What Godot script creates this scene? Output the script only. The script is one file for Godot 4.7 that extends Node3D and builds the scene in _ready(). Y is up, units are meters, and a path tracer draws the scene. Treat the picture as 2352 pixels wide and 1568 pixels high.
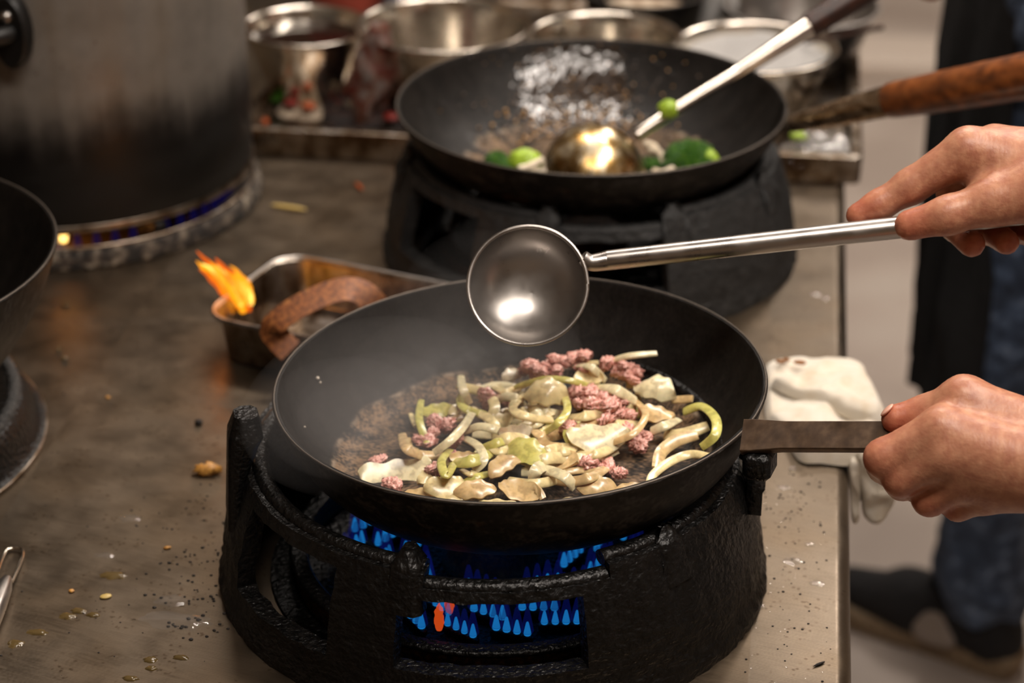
extends Node3D
# A restaurant range: two working woks, a stock pot, seasoning bowls, two cooks at the right.

const TABLE := 0.80
var M := {}
var used := {}
var rng := RandomNumberGenerator.new()

# ---------------------------------------------------------------- geometry helper
class Geo:
	var v := PackedVector3Array()
	var uv := PackedVector2Array()
	var col := PackedColorArray()
	var ix := PackedInt32Array()
	func add(p: Vector3, t := Vector2.ZERO, c := Color.WHITE) -> int:
		v.append(p); uv.append(t); col.append(c)
		return v.size() - 1
	func tri(a: int, b: int, c: int) -> void:
		ix.append(a); ix.append(b); ix.append(c)
	func quad(a: int, b: int, c: int, d: int) -> void:
		tri(a, b, c); tri(a, c, d)
	func face(p: Array) -> void:
		var k := []
		for q in p:
			k.append(add(q, Vector2(q.x + q.y * 0.37, q.z + q.y * 0.71)))
		for j in range(1, k.size() - 1):
			tri(k[0], k[j], k[j + 1])
	# rows of points; each row has the same count
	func sheet(rows: Array, close_u := false, flip := false, us := 1.0, vs := 1.0) -> void:
		var n: int = rows[0].size()
		var first := v.size()
		var m := n + (1 if close_u else 0)
		for r in rows.size():
			for k in m:
				add(rows[r][k % n], Vector2(us * float(k) / (m - 1), vs * float(r) / maxf(1, rows.size() - 1)))
		for r in rows.size() - 1:
			for k in m - 1:
				var a := first + r * m + k
				if flip: quad(a, a + m, a + m + 1, a + 1)
				else: quad(a, a + 1, a + m + 1, a + m)
	func cap(row: Array, flip := false) -> void:
		var c := Vector3.ZERO
		for p in row: c += p
		c /= row.size()
		var o := add(c, Vector2(0.5, 0.5))
		var f := v.size()
		for p in row: add(p, Vector2(p.x, p.z))
		for k in row.size():
			var a := f + k
			var b := f + (k + 1) % row.size()
			if flip: tri(o, b, a)
			else: tri(o, a, b)
	func lathe(prof: Array, n := 48, c := Vector3.ZERO, us := 1.0, vs := 1.0) -> void:
		var rows := []
		for p in prof:
			var row := []
			for k in n:
				var a := TAU * k / n
				row.append(c + Vector3(cos(a) * p.x, p.y, sin(a) * p.x))
			rows.append(row)
		sheet(rows, true, false, us, vs)
	# round or flat section swept along points
	func tube(pts: Array, rad: Array, n := 12, squash := 1.0, side := Vector3.ZERO, ends := true) -> void:
		var rows := []
		var prev := side
		for k in pts.size():
			var a: Vector3 = pts[maxi(k - 1, 0)]
			var b: Vector3 = pts[mini(k + 1, pts.size() - 1)]
			var d := (b - a).normalized()
			var s := prev
			if s == Vector3.ZERO:
				s = Vector3.UP if absf(d.y) < 0.9 else Vector3.RIGHT
			s = (s - d * s.dot(d)).normalized()
			prev = s
			var t := d.cross(s)
			var r: float = rad[k] if k < rad.size() else rad[-1]
			var row := []
			for j in n:
				var w := TAU * j / n
				row.append(pts[k] + s * cos(w) * r + t * sin(w) * r * squash)
			rows.append(row)
		sheet(rows, true, false)
		if ends:
			cap(rows[0], false)
			cap(rows[-1], true)
	# box with chamfered edges
	func box(c: Vector3, size: Vector3, bev := 0.002, basis := Basis()) -> void:
		var h := size * 0.5
		var b := minf(bev, minf(h.x, minf(h.y, h.z)) * 0.9)
		var ax := [Vector3(1, 0, 0), Vector3(0, 1, 0), Vector3(0, 0, 1)]
		var put := func(p: Vector3) -> Vector3: return c + basis * p
		for a in 3:
			for s in [-1.0, 1.0]:
				var n: Vector3 = ax[a] * s
				var u: Vector3 = ax[(a + 1) % 3]
				var w: Vector3 = ax[(a + 2) % 3]
				var hu: float = h[(a + 1) % 3] - b
				var hw: float = h[(a + 2) % 3] - b
				var o: Vector3 = n * h[a]
				var q := [o - u * hu - w * hw, o + u * hu - w * hw, o + u * hu + w * hw, o - u * hu + w * hw]
				if s > 0: q.reverse()
				face(q.map(put))
		for a in 3:
			for s in [-1.0, 1.0]:
				for t in [-1.0, 1.0]:
					var u: Vector3 = ax[(a + 1) % 3] * s
					var w: Vector3 = ax[(a + 2) % 3] * t
					var hu: float = h[(a + 1) % 3]
					var hw: float = h[(a + 2) % 3]
					var e: Vector3 = ax[a] * (h[a] - b)
					var q := [u * hu + w * (hw - b) - e, u * (hu - b) + w * hw - e, u * (hu - b) + w * hw + e, u * hu + w * (hw - b) + e]
					if s * t > 0: q.reverse()
					face(q.map(put))
		for s in [-1.0, 1.0]:
			for t in [-1.0, 1.0]:
				for r in [-1.0, 1.0]:
					var q := [Vector3(s * h.x, t * (h.y - b), r * (h.z - b)), Vector3(s * (h.x - b), t * h.y, r * (h.z - b)), Vector3(s * (h.x - b), t * (h.y - b), r * h.z)]
					if s * t * r > 0: q.reverse()
					face(q.map(put))
	func mesh(colored := false, uv2 := false) -> ArrayMesh:
		var nn := PackedVector3Array()
		nn.resize(v.size())
		for k in range(0, ix.size(), 3):
			var a := v[ix[k]]
			var f := (v[ix[k + 2]] - a).cross(v[ix[k + 1]] - a)
			nn[ix[k]] += f; nn[ix[k + 1]] += f; nn[ix[k + 2]] += f
		# weld the normals along seams of closed sheets
		var at := {}
		for k in v.size():
			var key := Vector3i((v[k] * 100000.0).round())
			if at.has(key):
				for o in at[key]:
					if nn[o].normalized().dot(nn[k].normalized()) > 0.6 and not nn[o].is_equal_approx(nn[k]):
						var s := nn[o] + nn[k]
						nn[o] = s; nn[k] = s
				at[key].append(k)
			else: at[key] = [k]
		for k in nn.size():
			nn[k] = nn[k].normalized() if nn[k].length_squared() > 0.0 else Vector3.UP
		var arr := []
		arr.resize(Mesh.ARRAY_MAX)
		arr[Mesh.ARRAY_VERTEX] = v
		arr[Mesh.ARRAY_NORMAL] = nn
		arr[Mesh.ARRAY_TEX_UV] = uv
		if uv2: arr[Mesh.ARRAY_TEX_UV2] = uv
		if colored: arr[Mesh.ARRAY_COLOR] = col
		arr[Mesh.ARRAY_INDEX] = ix
		var m := ArrayMesh.new()
		m.add_surface_from_arrays(Mesh.PRIMITIVE_TRIANGLES, arr)
		return m

# tapered capsules joined by a smooth minimum, meshed as surface nets into g
# bone: [a, ra, b, rb, k, squash axis or null, squash]
func flesh(g: Geo, bones: Array, cell: float, wobble: FastNoiseLite = null, amp := 0.0, tint = null) -> void:
	var lo := Vector3.ONE * 1e9
	var hi := -lo
	for b in bones:
		var r: float = maxf(b[1], b[3]) + cell * 3.0 + b[4]
		lo = lo.min(b[0] - Vector3.ONE * r).min(b[2] - Vector3.ONE * r)
		hi = hi.max(b[0] + Vector3.ONE * r).max(b[2] + Vector3.ONE * r)
	var n := Vector3i(((hi - lo) / cell).ceil()) + Vector3i.ONE * 2
	var sx := 1
	var sy := n.x
	var sz := n.x * n.y
	var f := PackedFloat32Array()
	f.resize(sz * n.z)
	f.fill(1.0)
	for b in bones:
		var a: Vector3 = b[0]
		var ab: Vector3 = b[2] - a
		var ra: float = b[1]
		var dr: float = b[3] - ra
		var k: float = b[4]
		var l2 := maxf(ab.length_squared(), 1e-12)
		var r := maxf(b[1], b[3]) + cell * 2.5 + k
		var c0 := Vector3i(((a.min(b[2]) - Vector3.ONE * r - lo) / cell).floor()).clamp(Vector3i.ZERO, n - Vector3i.ONE)
		var c1 := Vector3i(((a.max(b[2]) + Vector3.ONE * r - lo) / cell).ceil()).clamp(Vector3i.ZERO, n - Vector3i.ONE)
		var flat: bool = b.size() > 5
		var fx: Vector3 = b[5] if flat else Vector3.ZERO
		var fs: float = b[6] if flat else 0.0
		for z in range(c0.z, c1.z + 1):
			for y in range(c0.y, c1.y + 1):
				var i := z * sz + y * sy + c0.x
				var q := lo + Vector3(c0.x, y, z) * cell - a
				for x in range(c0.x, c1.x + 1):
					var t := clampf(q.dot(ab) / l2, 0.0, 1.0)
					var w := q - ab * t
					if flat: w += fx * (w.dot(fx) * fs)
					var d := w.length() - ra - dr * t
					var o := f[i]
					if d < o + k:
						var h := maxf(k - absf(d - o), 0.0)
						f[i] = minf(d, o) - (h * h / (4.0 * k) if k > 0.0 else 0.0)
					i += 1
					q.x += cell
	if wobble:
		for i in f.size():
			if absf(f[i]) < cell * 3.0:
				var z := i / sz
				var y := (i % sz) / sy
				f[i] += wobble.get_noise_3dv(lo + Vector3(i % sy, y, z) * cell) * amp
	var ids := PackedInt32Array()
	ids.resize(f.size())
	ids.fill(-1)
	var corner := [0, 1, sy, sy + 1, sz, sz + 1, sz + sy, sz + sy + 1]
	var off := [Vector3(0, 0, 0), Vector3(1, 0, 0), Vector3(0, 1, 0), Vector3(1, 1, 0), Vector3(0, 0, 1), Vector3(1, 0, 1), Vector3(0, 1, 1), Vector3(1, 1, 1)]
	var edges := [[0, 1], [2, 3], [4, 5], [6, 7], [0, 2], [1, 3], [4, 6], [5, 7], [0, 4], [1, 5], [2, 6], [3, 7]]
	for z in n.z - 1:
		for y in n.y - 1:
			var base := z * sz + y * sy
			for x in n.x - 1:
				var i := base + x
				if f[i] > cell * 4.0: continue
				var inside := 0
				for c in corner:
					if f[i + c] < 0.0: inside += 1
				if inside == 0 or inside == 8: continue
				var p := Vector3.ZERO
				var cnt := 0
				for e in edges:
					var va := f[i + corner[e[0]]]
					var vb := f[i + corner[e[1]]]
					if (va < 0.0) != (vb < 0.0):
						p += off[e[0]].lerp(off[e[1]], va / (va - vb))
						cnt += 1
				var wp := lo + (Vector3(x, y, z) + p / cnt) * cell
				ids[i] = g.add(wp, Vector2(wp.x + wp.z, wp.y), tint.call(wp) if tint != null else Color.WHITE)
	for z in range(1, n.z - 1):
		for y in range(1, n.y - 1):
			for x in range(1, n.x - 1):
				var i := z * sz + y * sy + x
				if ids[i] < 0: continue
				var s := f[i] < 0.0
				if s != (f[i + 1] < 0.0) and ids[i - sy] >= 0 and ids[i - sz] >= 0 and ids[i - sy - sz] >= 0:
					if s: g.quad(ids[i], ids[i - sz], ids[i - sy - sz], ids[i - sy])
					else: g.quad(ids[i], ids[i - sy], ids[i - sy - sz], ids[i - sz])
				if s != (f[i + sy] < 0.0) and ids[i - 1] >= 0 and ids[i - sz] >= 0 and ids[i - 1 - sz] >= 0:
					if s: g.quad(ids[i], ids[i - 1], ids[i - 1 - sz], ids[i - sz])
					else: g.quad(ids[i], ids[i - sz], ids[i - 1 - sz], ids[i - 1])
				if s != (f[i + sz] < 0.0) and ids[i - 1] >= 0 and ids[i - sy] >= 0 and ids[i - 1 - sy] >= 0:
					if s: g.quad(ids[i], ids[i - sy], ids[i - 1 - sy], ids[i - 1])
					else: g.quad(ids[i], ids[i - 1], ids[i - 1 - sy], ids[i - sy])

# ---------------------------------------------------------------- node helpers
func numbered(called: String) -> String:
	var k: int = used.get(called, -1) + 1
	used[called] = k
	return called if k == 0 else "%s_%03d" % [called, k]

func part(called: String, what, material: Material, parent: Node3D) -> MeshInstance3D:
	var o := MeshInstance3D.new()
	o.name = numbered(called) if parent == self else called
	o.mesh = what.mesh() if what is Geo else what
	o.material_override = material
	parent.add_child(o, true)
	return o

func tag(o: Node, label: String, category := "", group := "", kind := "") -> Node:
	if label: o.set_meta("label", label)
	if category: o.set_meta("category", category)
	if group: o.set_meta("group", group)
	if kind: o.set_meta("kind", kind)
	return o

func thing(called: String, label: String, category: String, at := Vector3.ZERO, group := "") -> Node3D:
	var o := Node3D.new()
	o.name = numbered(called)
	add_child(o, true)
	o.position = at
	tag(o, label, category, group)
	return o

func structure(called: String, g, material: Material) -> MeshInstance3D:
	var o := part(called, g, material, self)
	o.set_meta("kind", "structure")
	return o

# ---------------------------------------------------------------- materials
func noise(freq: float, type := FastNoiseLite.TYPE_SIMPLEX_SMOOTH, octaves := 4, seeded := 1) -> FastNoiseLite:
	var n := FastNoiseLite.new()
	n.noise_type = type; n.frequency = freq; n.fractal_octaves = octaves; n.seed = seeded
	return n

func ntex(freq: float, stops: Array, octaves := 4, seeded := 1, type := FastNoiseLite.TYPE_SIMPLEX_SMOOTH, size := 512) -> NoiseTexture2D:
	var t := NoiseTexture2D.new()
	t.width = size; t.height = size; t.seamless = true
	t.noise = noise(freq, type, octaves, seeded)
	var ramp := Gradient.new()
	var offs := PackedFloat32Array()
	var cols := PackedColorArray()
	for s in stops:
		offs.append(s[0]); cols.append(s[1])
	ramp.offsets = offs; ramp.colors = cols
	t.color_ramp = ramp
	return t

func grey(a: float) -> Color: return Color(a, a, a)

func mat(color: Color, rough := 0.6, metal := 0.0) -> StandardMaterial3D:
	var m := StandardMaterial3D.new()
	m.albedo_color = color; m.roughness = rough; m.metallic = metal
	return m

func textured(m: StandardMaterial3D, albedo: Texture2D, scale := 1.0, bump: Texture2D = null, depth := 0.0, rough: Texture2D = null, world := false) -> StandardMaterial3D:
	m.uv1_triplanar = true
	m.uv1_world_triplanar = world
	m.uv1_scale = Vector3.ONE * scale
	if albedo: m.albedo_texture = albedo
	if bump:
		m.heightmap_enabled = true; m.heightmap_texture = bump; m.heightmap_scale = depth
	if rough: m.roughness_texture = rough
	return m

func glow(color: Color, energy: float, alpha := 1.0) -> StandardMaterial3D:
	var m := mat(Color(0, 0, 0, alpha), 1.0)
	m.specular_mode = BaseMaterial3D.SPECULAR_DISABLED
	m.emission_enabled = true; m.emission = color; m.emission_energy_multiplier = energy
	if alpha < 1.0: m.transparency = BaseMaterial3D.TRANSPARENCY_ALPHA
	return m

func image_of(w: int, h: int, f: Callable) -> ImageTexture:
	var im := Image.create(w, h, false, Image.FORMAT_RGB8)
	for y in h:
		for x in w:
			im.set_pixel(x, y, f.call(float(x) / w, float(y) / h))
	return ImageTexture.create_from_image(im)

# noise on a cylinder, so that the texture closes round a lathe
func ring_noise(n: FastNoiseLite, u: float, v: float, across := 1.0) -> float:
	return n.get_noise_3d(cos(u * TAU) * across, sin(u * TAU) * across, v)

func make_materials() -> void:
	var fine := ntex(0.05, [[0.0, grey(0.0)], [1.0, grey(1.0)]], 5, 3)
	var grain := ntex(0.25, [[0.3, grey(0.0)], [0.7, grey(1.0)]], 2, 4)
	var rough_soft := ntex(0.012, [[0.2, grey(0.62)], [0.8, grey(1.0)]], 5, 5)
	# table steel: brushed, smeared with grease
	var streak := noise(0.9, FastNoiseLite.TYPE_SIMPLEX_SMOOTH, 3, 7)
	var cloud := noise(0.02, FastNoiseLite.TYPE_SIMPLEX_SMOOTH, 4, 8)
	var spot := noise(0.11, FastNoiseLite.TYPE_CELLULAR, 2, 9)
	var brown := noise(0.006, FastNoiseLite.TYPE_SIMPLEX_SMOOTH, 2, 12)
	var steel_albedo := image_of(768, 768, func(u, v):
		var x: float = u * 768.0
		var y: float = v * 768.0
		var s := streak.get_noise_2d(x * 0.03 + y * 0.02, y * 0.9 - x * 0.25) * 0.10
		var c := cloud.get_noise_2d(x, y)
		var g := 0.66 + s * 0.6 + c * 0.035
		var b := 0.35 + 0.4 * smoothstep(-0.35, 0.45, brown.get_noise_2d(x, y) + 0.25 * c)
		var k := Color(g, g * 0.965, g * 0.92).lerp(Color(g * 0.80, g * 0.67, g * 0.50), b * 0.42)
		var sp := smoothstep(-0.72, -0.86, spot.get_noise_2d(x, y)) * smoothstep(0.0, 0.4, c)
		return k.lerp(Color(0.30, 0.24, 0.18), sp * 0.5))
	var steel_rough := image_of(512, 512, func(u, v):
		var x: float = u * 512.0
		var y: float = v * 512.0
		var s := streak.get_noise_2d(x * 0.03 + y * 0.02, y * 0.9 - x * 0.25) * 0.16
		return grey(clampf(0.70 + s + 0.22 * cloud.get_noise_2d(x + 90.0, y), 0.0, 1.0)))
	M.table = mat(Color(0.70, 0.66, 0.61), 0.56, 0.9)
	textured(M.table, steel_albedo, 1.7, steel_rough, 0.02, steel_rough, true)
	M.steel = textured(mat(Color(0.66, 0.64, 0.62), 0.42, 1.0), null, 6.0, null, 0.0, rough_soft)
	M.bright = textured(mat(Color(0.86, 0.83, 0.78), 0.24, 1.0), null, 6.0, null, 0.0, rough_soft)
	M.tray = textured(mat(Color.WHITE, 0.40, 1.0), ntex(0.010, [[0.25, Color(0.36, 0.29, 0.22)], [0.5, Color(0.56, 0.51, 0.45)], [0.8, Color(0.66, 0.63, 0.60)]], 5, 15), 5.0, null, 0.0, rough_soft)
	M.gold = textured(mat(Color.WHITE, 0.36, 1.0), ntex(0.011, [[0.3, Color(0.50, 0.38, 0.20)], [0.5, Color(0.74, 0.62, 0.42)], [0.75, Color(0.92, 0.88, 0.78)]], 4, 16), 9.0, null, 0.0, rough_soft)
	# cast iron caked with burnt grease
	M.iron = textured(mat(Color.WHITE, 0.52), ntex(0.02, [[0.2, Color(0.025, 0.024, 0.023)], [0.6, Color(0.05, 0.047, 0.045)], [0.9, Color(0.09, 0.08, 0.07)]], 5, 17), 7.0, ntex(0.045, [[0.15, grey(0)], [0.85, grey(1)]], 5, 18), 0.12, ntex(0.05, [[0.25, grey(0.55)], [0.75, grey(1.0)]], 4, 19))
	M.iron.metallic_specular = 0.40
	M.iron_grey = textured(mat(Color.WHITE, 0.66), ntex(0.02, [[0.2, Color(0.07, 0.07, 0.07)], [0.6, Color(0.12, 0.12, 0.12)], [0.9, Color(0.18, 0.175, 0.17)]], 5, 21), 7.0, ntex(0.045, [[0.15, grey(0)], [0.85, grey(1)]], 5, 18), 0.10)
	M.grit = textured(mat(Color.WHITE, 0.8), ntex(0.05, [[0.3, Color(0.10, 0.10, 0.10)], [0.6, Color(0.22, 0.215, 0.21)], [0.9, Color(0.36, 0.35, 0.34)]], 4, 20), 9.0, fine, 0.2)
	M.rust = textured(mat(Color.WHITE, 0.7), ntex(0.03, [[0.2, Color(0.10, 0.08, 0.07)], [0.5, Color(0.24, 0.13, 0.07)], [0.8, Color(0.47, 0.30, 0.13)]], 5, 22), 9.0, fine, 0.2)
	# wok skin, u round the rim and v down the profile (outside 0..0.5, inside 0.5..1)
	var wn := noise(1.0, FastNoiseLite.TYPE_SIMPLEX_SMOOTH, 5, 25)
	var wk := noise(4.0, FastNoiseLite.TYPE_SIMPLEX_SMOOTH, 4, 26)
	var wok_albedo := image_of(1024, 384, func(u, v):
		var a := ring_noise(wn, u, v * 4.0, 1.3)
		var b := ring_noise(wk, u, v * 5.0, 2.2)
		var across: float = 0.125 * (1.0 - (v - 0.846) / 0.154) if v > 0.846 else 0.125 + 0.176 * (0.846 - v)
		var q: Vector2 = Vector2(cos(u * TAU), sin(u * TAU)) * across
		var c := ring_noise(wn, u, v * 60.0, 34.0)
		if v > 0.53:
			a = wn.get_noise_2d(q.x * 14.0, q.y * 14.0)
			b = wk.get_noise_2d(q.x * 14.0, q.y * 14.0)
			c = wn.get_noise_2d(q.x * 330.0, q.y * 330.0)
		var g := 0.10 + 0.025 * a + 0.025 * b + 0.05 * c
		var k := Color(g * 1.03, g * 0.93, g * 0.85)
		if v > 0.5:
			var crust := smoothstep(0.76, 0.79, v + 0.02 * a) * (1.0 - smoothstep(0.90, 1.0, v + 0.05 * b))
			var brownish := clampf(0.50 + 0.7 * a + 0.6 * b + 1.1 * c, 0.0, 1.0)
			k = k.lerp(Color(0.48, 0.385, 0.29), crust * brownish)
			k = k.lerp(Color(0.52, 0.46, 0.39), smoothstep(0.012, 0.0, absf(v - 0.775 + 0.015 * a)) * clampf(0.35 + 1.5 * b, 0.0, 1.0))
		else:
			k = k.lerp(Color(0.27, 0.26, 0.25), clampf(b * 1.8 + c * 1.2 + 0.05, 0.0, 1.0) * 0.75)
			k = k.lerp(Color(0.26, 0.16, 0.09), smoothstep(0.45, 0.7, a + b * 0.4) * 0.7)
		return k)
	M.wok = mat(Color.WHITE, 0.58, 0.0)
	M.wok.metallic_specular = 0.27
	M.wok.albedo_texture = wok_albedo
	M.wok.roughness_texture = image_of(512, 192, func(u, v): return grey(clampf(0.86 + 0.22 * ring_noise(wk, u, v * 5.0, 2.2), 0.5, 1.0)))
	M.wok.heightmap_enabled = true
	M.wok.heightmap_texture = image_of(512, 192, func(u, v): return grey(0.5 + 0.5 * ring_noise(wk, u, v * 9.0, 4.0)))
	M.wok.heightmap_scale = 0.02
	M.rim = mat(Color(0.36, 0.33, 0.30), 0.45, 0.7)
	M.handle = textured(mat(Color.WHITE, 0.46, 0.55), ntex(0.02, [[0.2, Color(0.23, 0.175, 0.13)], [0.6, Color(0.32, 0.25, 0.19)], [0.9, Color(0.39, 0.32, 0.25)]], 5, 28), 8.0, null, 0.0, rough_soft)
	M.socket = textured(mat(Color.WHITE, 0.36, 0.9), ntex(0.016, [[0.2, Color(0.30, 0.23, 0.16)], [0.5, Color(0.62, 0.52, 0.41)], [0.85, Color(0.80, 0.74, 0.66)]], 5, 29), 9.0, null, 0.0, rough_soft)
	var wood := ntex(0.02, [[0.2, Color(0.27, 0.14, 0.06)], [0.55, Color(0.46, 0.25, 0.11)], [0.9, Color(0.58, 0.35, 0.17)]], 5, 30)
	M.wood = textured(mat(Color.WHITE, 0.33), wood, 6.0)
	M.wood.clearcoat_enabled = true; M.wood.clearcoat = 0.4; M.wood.clearcoat_roughness = 0.25
	M.darkwood = textured(mat(Color(0.42, 0.36, 0.32), 0.45), wood, 8.0)
	M.strap = textured(mat(Color.WHITE, 0.45, 0.2), ntex(0.03, [[0.2, Color(0.24, 0.13, 0.08)], [0.5, Color(0.50, 0.28, 0.13)], [0.85, Color(0.66, 0.44, 0.24)]], 5, 31), 12.0)
	# pot: dull aluminium, sooted where the flames lick its foot
	var pn := noise(1.0, FastNoiseLite.TYPE_SIMPLEX_SMOOTH, 5, 33)
	var pf := noise(9.0, FastNoiseLite.TYPE_SIMPLEX_SMOOTH, 4, 34)
	var pd := noise(7.0, FastNoiseLite.TYPE_CELLULAR, 1, 35)
	M.pot = mat(Color.WHITE, 0.62, 0.35)
	M.pot.albedo_texture = image_of(1024, 512, func(u, v):
		var a := ring_noise(pn, u, v * 1.6, 2.6)
		var b := ring_noise(pf, u, v * 2.0, 1.0)
		var drip := ring_noise(pn, u, 7.0, 7.0)
		var g := 0.47 + 0.06 * a + 0.03 * b
		var k := Color(g, g * 0.95, g * 0.89)
		k = k.lerp(Color(0.38, 0.32, 0.25), clampf(a * 0.7 + drip * 0.25, 0.0, 0.45))
		var edge := 0.255 + 0.06 * a + 0.03 * drip + 0.02 * b
		var soot := smoothstep(edge + 0.11, edge - 0.07, v)
		k = k.lerp(Color(0.065, 0.06, 0.058), soot * 0.96)
		if ring_noise(pd, u, v * 3.0, 3.4) < -0.93 and v > 0.3: k = k.lerp(Color(0.25, 0.14, 0.08), 0.7)
		return k)
	M.pot.roughness_texture = rough_soft
	M.crust = textured(mat(Color.WHITE, 0.85), ntex(0.03, [[0.35, Color(0.085, 0.075, 0.07)], [0.52, Color(0.15, 0.115, 0.09)], [0.68, Color(0.40, 0.36, 0.31)], [0.9, Color(0.60, 0.56, 0.50)]], 4, 36), 4.0, fine, 0.2)
	# cloth, skin, clothes
	M.towel = textured(mat(Color.WHITE, 0.95), ntex(0.008, [[0.0, Color(0.80, 0.73, 0.62)], [0.45, Color(0.86, 0.82, 0.75)], [1.0, Color(0.89, 0.87, 0.83)]], 4, 40), 8.0, grain, 0.05)
	M.towel.rim_enabled = true; M.towel.rim = 0.3
	M.stain = mat(Color(0.50, 0.30, 0.08), 0.8)
	M.skin = mat(Color.WHITE, 0.42)
	textured(M.skin, ntex(0.02, [[0.2, Color(0.63, 0.41, 0.32)], [0.55, Color(0.69, 0.48, 0.37)], [0.9, Color(0.75, 0.55, 0.43)]], 4, 41), 10.0, ntex(0.06, [[0.2, grey(0)], [0.8, grey(1)]], 4, 42), 0.012)
	M.skin.vertex_color_use_as_albedo = true
	M.skin.subsurf_scatter_enabled = true; M.skin.subsurf_scatter_strength = 0.12
	M.nail = mat(Color(0.86, 0.66, 0.58), 0.25)
	M.denim = textured(mat(Color.WHITE, 0.92), ntex(0.012, [[0.2, Color(0.21, 0.25, 0.32)], [0.6, Color(0.33, 0.395, 0.50)], [0.9, Color(0.53, 0.60, 0.71)]], 4, 43), 5.0, grain, 0.06)
	M.black_cloth = textured(mat(Color.WHITE, 0.9), ntex(0.02, [[0.2, Color(0.055, 0.055, 0.06)], [0.9, Color(0.10, 0.10, 0.105)]], 4, 44), 6.0, grain, 0.06)
	M.coat = mat(Color(0.72, 0.70, 0.67), 0.9)
	M.suede = textured(mat(Color.WHITE, 0.9), ntex(0.02, [[0.2, Color(0.10, 0.10, 0.11)], [0.9, Color(0.19, 0.185, 0.19)]], 4, 45), 8.0, grain, 0.05)
	M.gum = textured(mat(Color.WHITE, 0.7), ntex(0.02, [[0.2, Color(0.46, 0.38, 0.29)], [0.9, Color(0.66, 0.58, 0.47)]], 4, 46), 8.0)
	M.stripe = mat(Color(0.60, 0.55, 0.51), 0.7)
	M.lace = mat(Color(0.42, 0.38, 0.36), 0.9)
	M.hair = mat(Color(0.05, 0.04, 0.035), 0.6)
	# food
	for a in [["pale", Color(0.94, 0.87, 0.70), 0.30], ["cream", Color(0.93, 0.83, 0.61), 0.30], ["green", Color(0.82, 0.78, 0.42), 0.30], ["tan", Color(0.86, 0.72, 0.51), 0.28], ["grey", Color(0.84, 0.77, 0.65), 0.30]]:
		var c: Color = a[1]
		var m := textured(mat(Color.WHITE, a[2]), ntex(0.015, [[0.2, c.darkened(0.18)], [0.55, c], [0.9, c.lightened(0.15)]], 3, 50 + used.size()), 16.0)
		m.clearcoat_enabled = true; m.clearcoat = 0.45; m.clearcoat_roughness = 0.16
		m.subsurf_scatter_enabled = true; m.subsurf_scatter_strength = 0.15
		M["onion_" + a[0]] = m
	M.meat = textured(mat(Color.WHITE, 0.34), ntex(0.03, [[0.15, Color(0.74, 0.42, 0.38)], [0.5, Color(0.90, 0.64, 0.58)], [0.85, Color(0.95, 0.84, 0.77)]], 4, 52), 22.0, fine, 0.04)
	M.meat.clearcoat_enabled = true; M.meat.clearcoat = 0.6; M.meat.clearcoat_roughness = 0.2
	M.leaf = textured(mat(Color.WHITE, 0.32), ntex(0.02, [[0.2, Color(0.14, 0.34, 0.07)], [0.6, Color(0.30, 0.54, 0.12)], [0.9, Color(0.55, 0.70, 0.22)]], 4, 53), 20.0, grain, 0.25)
	M.lime = mat(Color(0.62, 0.74, 0.22), 0.35)
	M.noodle = mat(Color(0.86, 0.80, 0.70), 0.35)
	M.sauce = mat(Color(0.10, 0.055, 0.045), 0.08)
	M.salt = textured(mat(Color.WHITE, 0.8), ntex(0.05, [[0.2, Color(0.91, 0.90, 0.88)], [0.8, Color(0.97, 0.96, 0.95)]], 3, 54), 12.0, grain, 0.3)
	M.residue = textured(mat(Color.WHITE, 0.20), ntex(0.03, [[0.2, Color(0.07, 0.055, 0.045)], [0.6, Color(0.14, 0.10, 0.07)], [0.9, Color(0.28, 0.17, 0.08)]], 4, 63), 14.0)
	M.residue.clearcoat_enabled = true; M.residue.clearcoat = 0.8; M.residue.clearcoat_roughness = 0.12
	M.crumb = mat(Color(0.10, 0.075, 0.055), 0.7)
	M.garlic = textured(mat(Color.WHITE, 0.4), ntex(0.03, [[0.2, Color(0.52, 0.33, 0.12)], [0.7, Color(0.80, 0.60, 0.30)]], 3, 55), 20.0)
	M.seed = mat(Color(0.72, 0.62, 0.36), 0.4)
	M.droplet = mat(Color(0.9, 0.9, 0.9, 0.012), 0.06)
	M.droplet.transparency = BaseMaterial3D.TRANSPARENCY_ALPHA
	M.droplet_white = mat(Color(0.78, 0.74, 0.68), 0.15)
	M.oil = mat(Color(0.33, 0.27, 0.16), 0.14)
	M.black_plastic = mat(Color(0.045, 0.043, 0.042), 0.45)
	M.red_bag = textured(mat(Color.WHITE, 0.3), ntex(0.008, [[0.30, Color(0.34, 0.12, 0.10)], [0.5, Color(0.36, 0.24, 0.19)], [0.7, Color(0.42, 0.39, 0.38)]], 3, 56), 12.0)
	M.red_tub = mat(Color(0.66, 0.30, 0.24), 0.4)
	M.blue_grey = mat(Color(0.36, 0.38, 0.44), 0.5)
	M.cloth = textured(mat(Color.WHITE, 0.9), ntex(0.01, [[0.2, Color(0.52, 0.44, 0.36)], [0.8, Color(0.76, 0.70, 0.62)]], 4, 57), 7.0)
	M.rag = textured(mat(Color.WHITE, 0.9), ntex(0.01, [[0.2, Color(0.12, 0.10, 0.10)], [0.6, Color(0.20, 0.17, 0.16)], [0.9, Color(0.42, 0.18, 0.13)]], 4, 58), 7.0)
	M.chili = mat(Color(0.46, 0.11, 0.08), 0.45)
	M.carrot = mat(Color(0.66, 0.30, 0.11), 0.45)
	M.wrap = mat(Color(0.9, 0.9, 0.88, 0.06), 0.06)
	M.wrap.transparency = BaseMaterial3D.TRANSPARENCY_ALPHA
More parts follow.
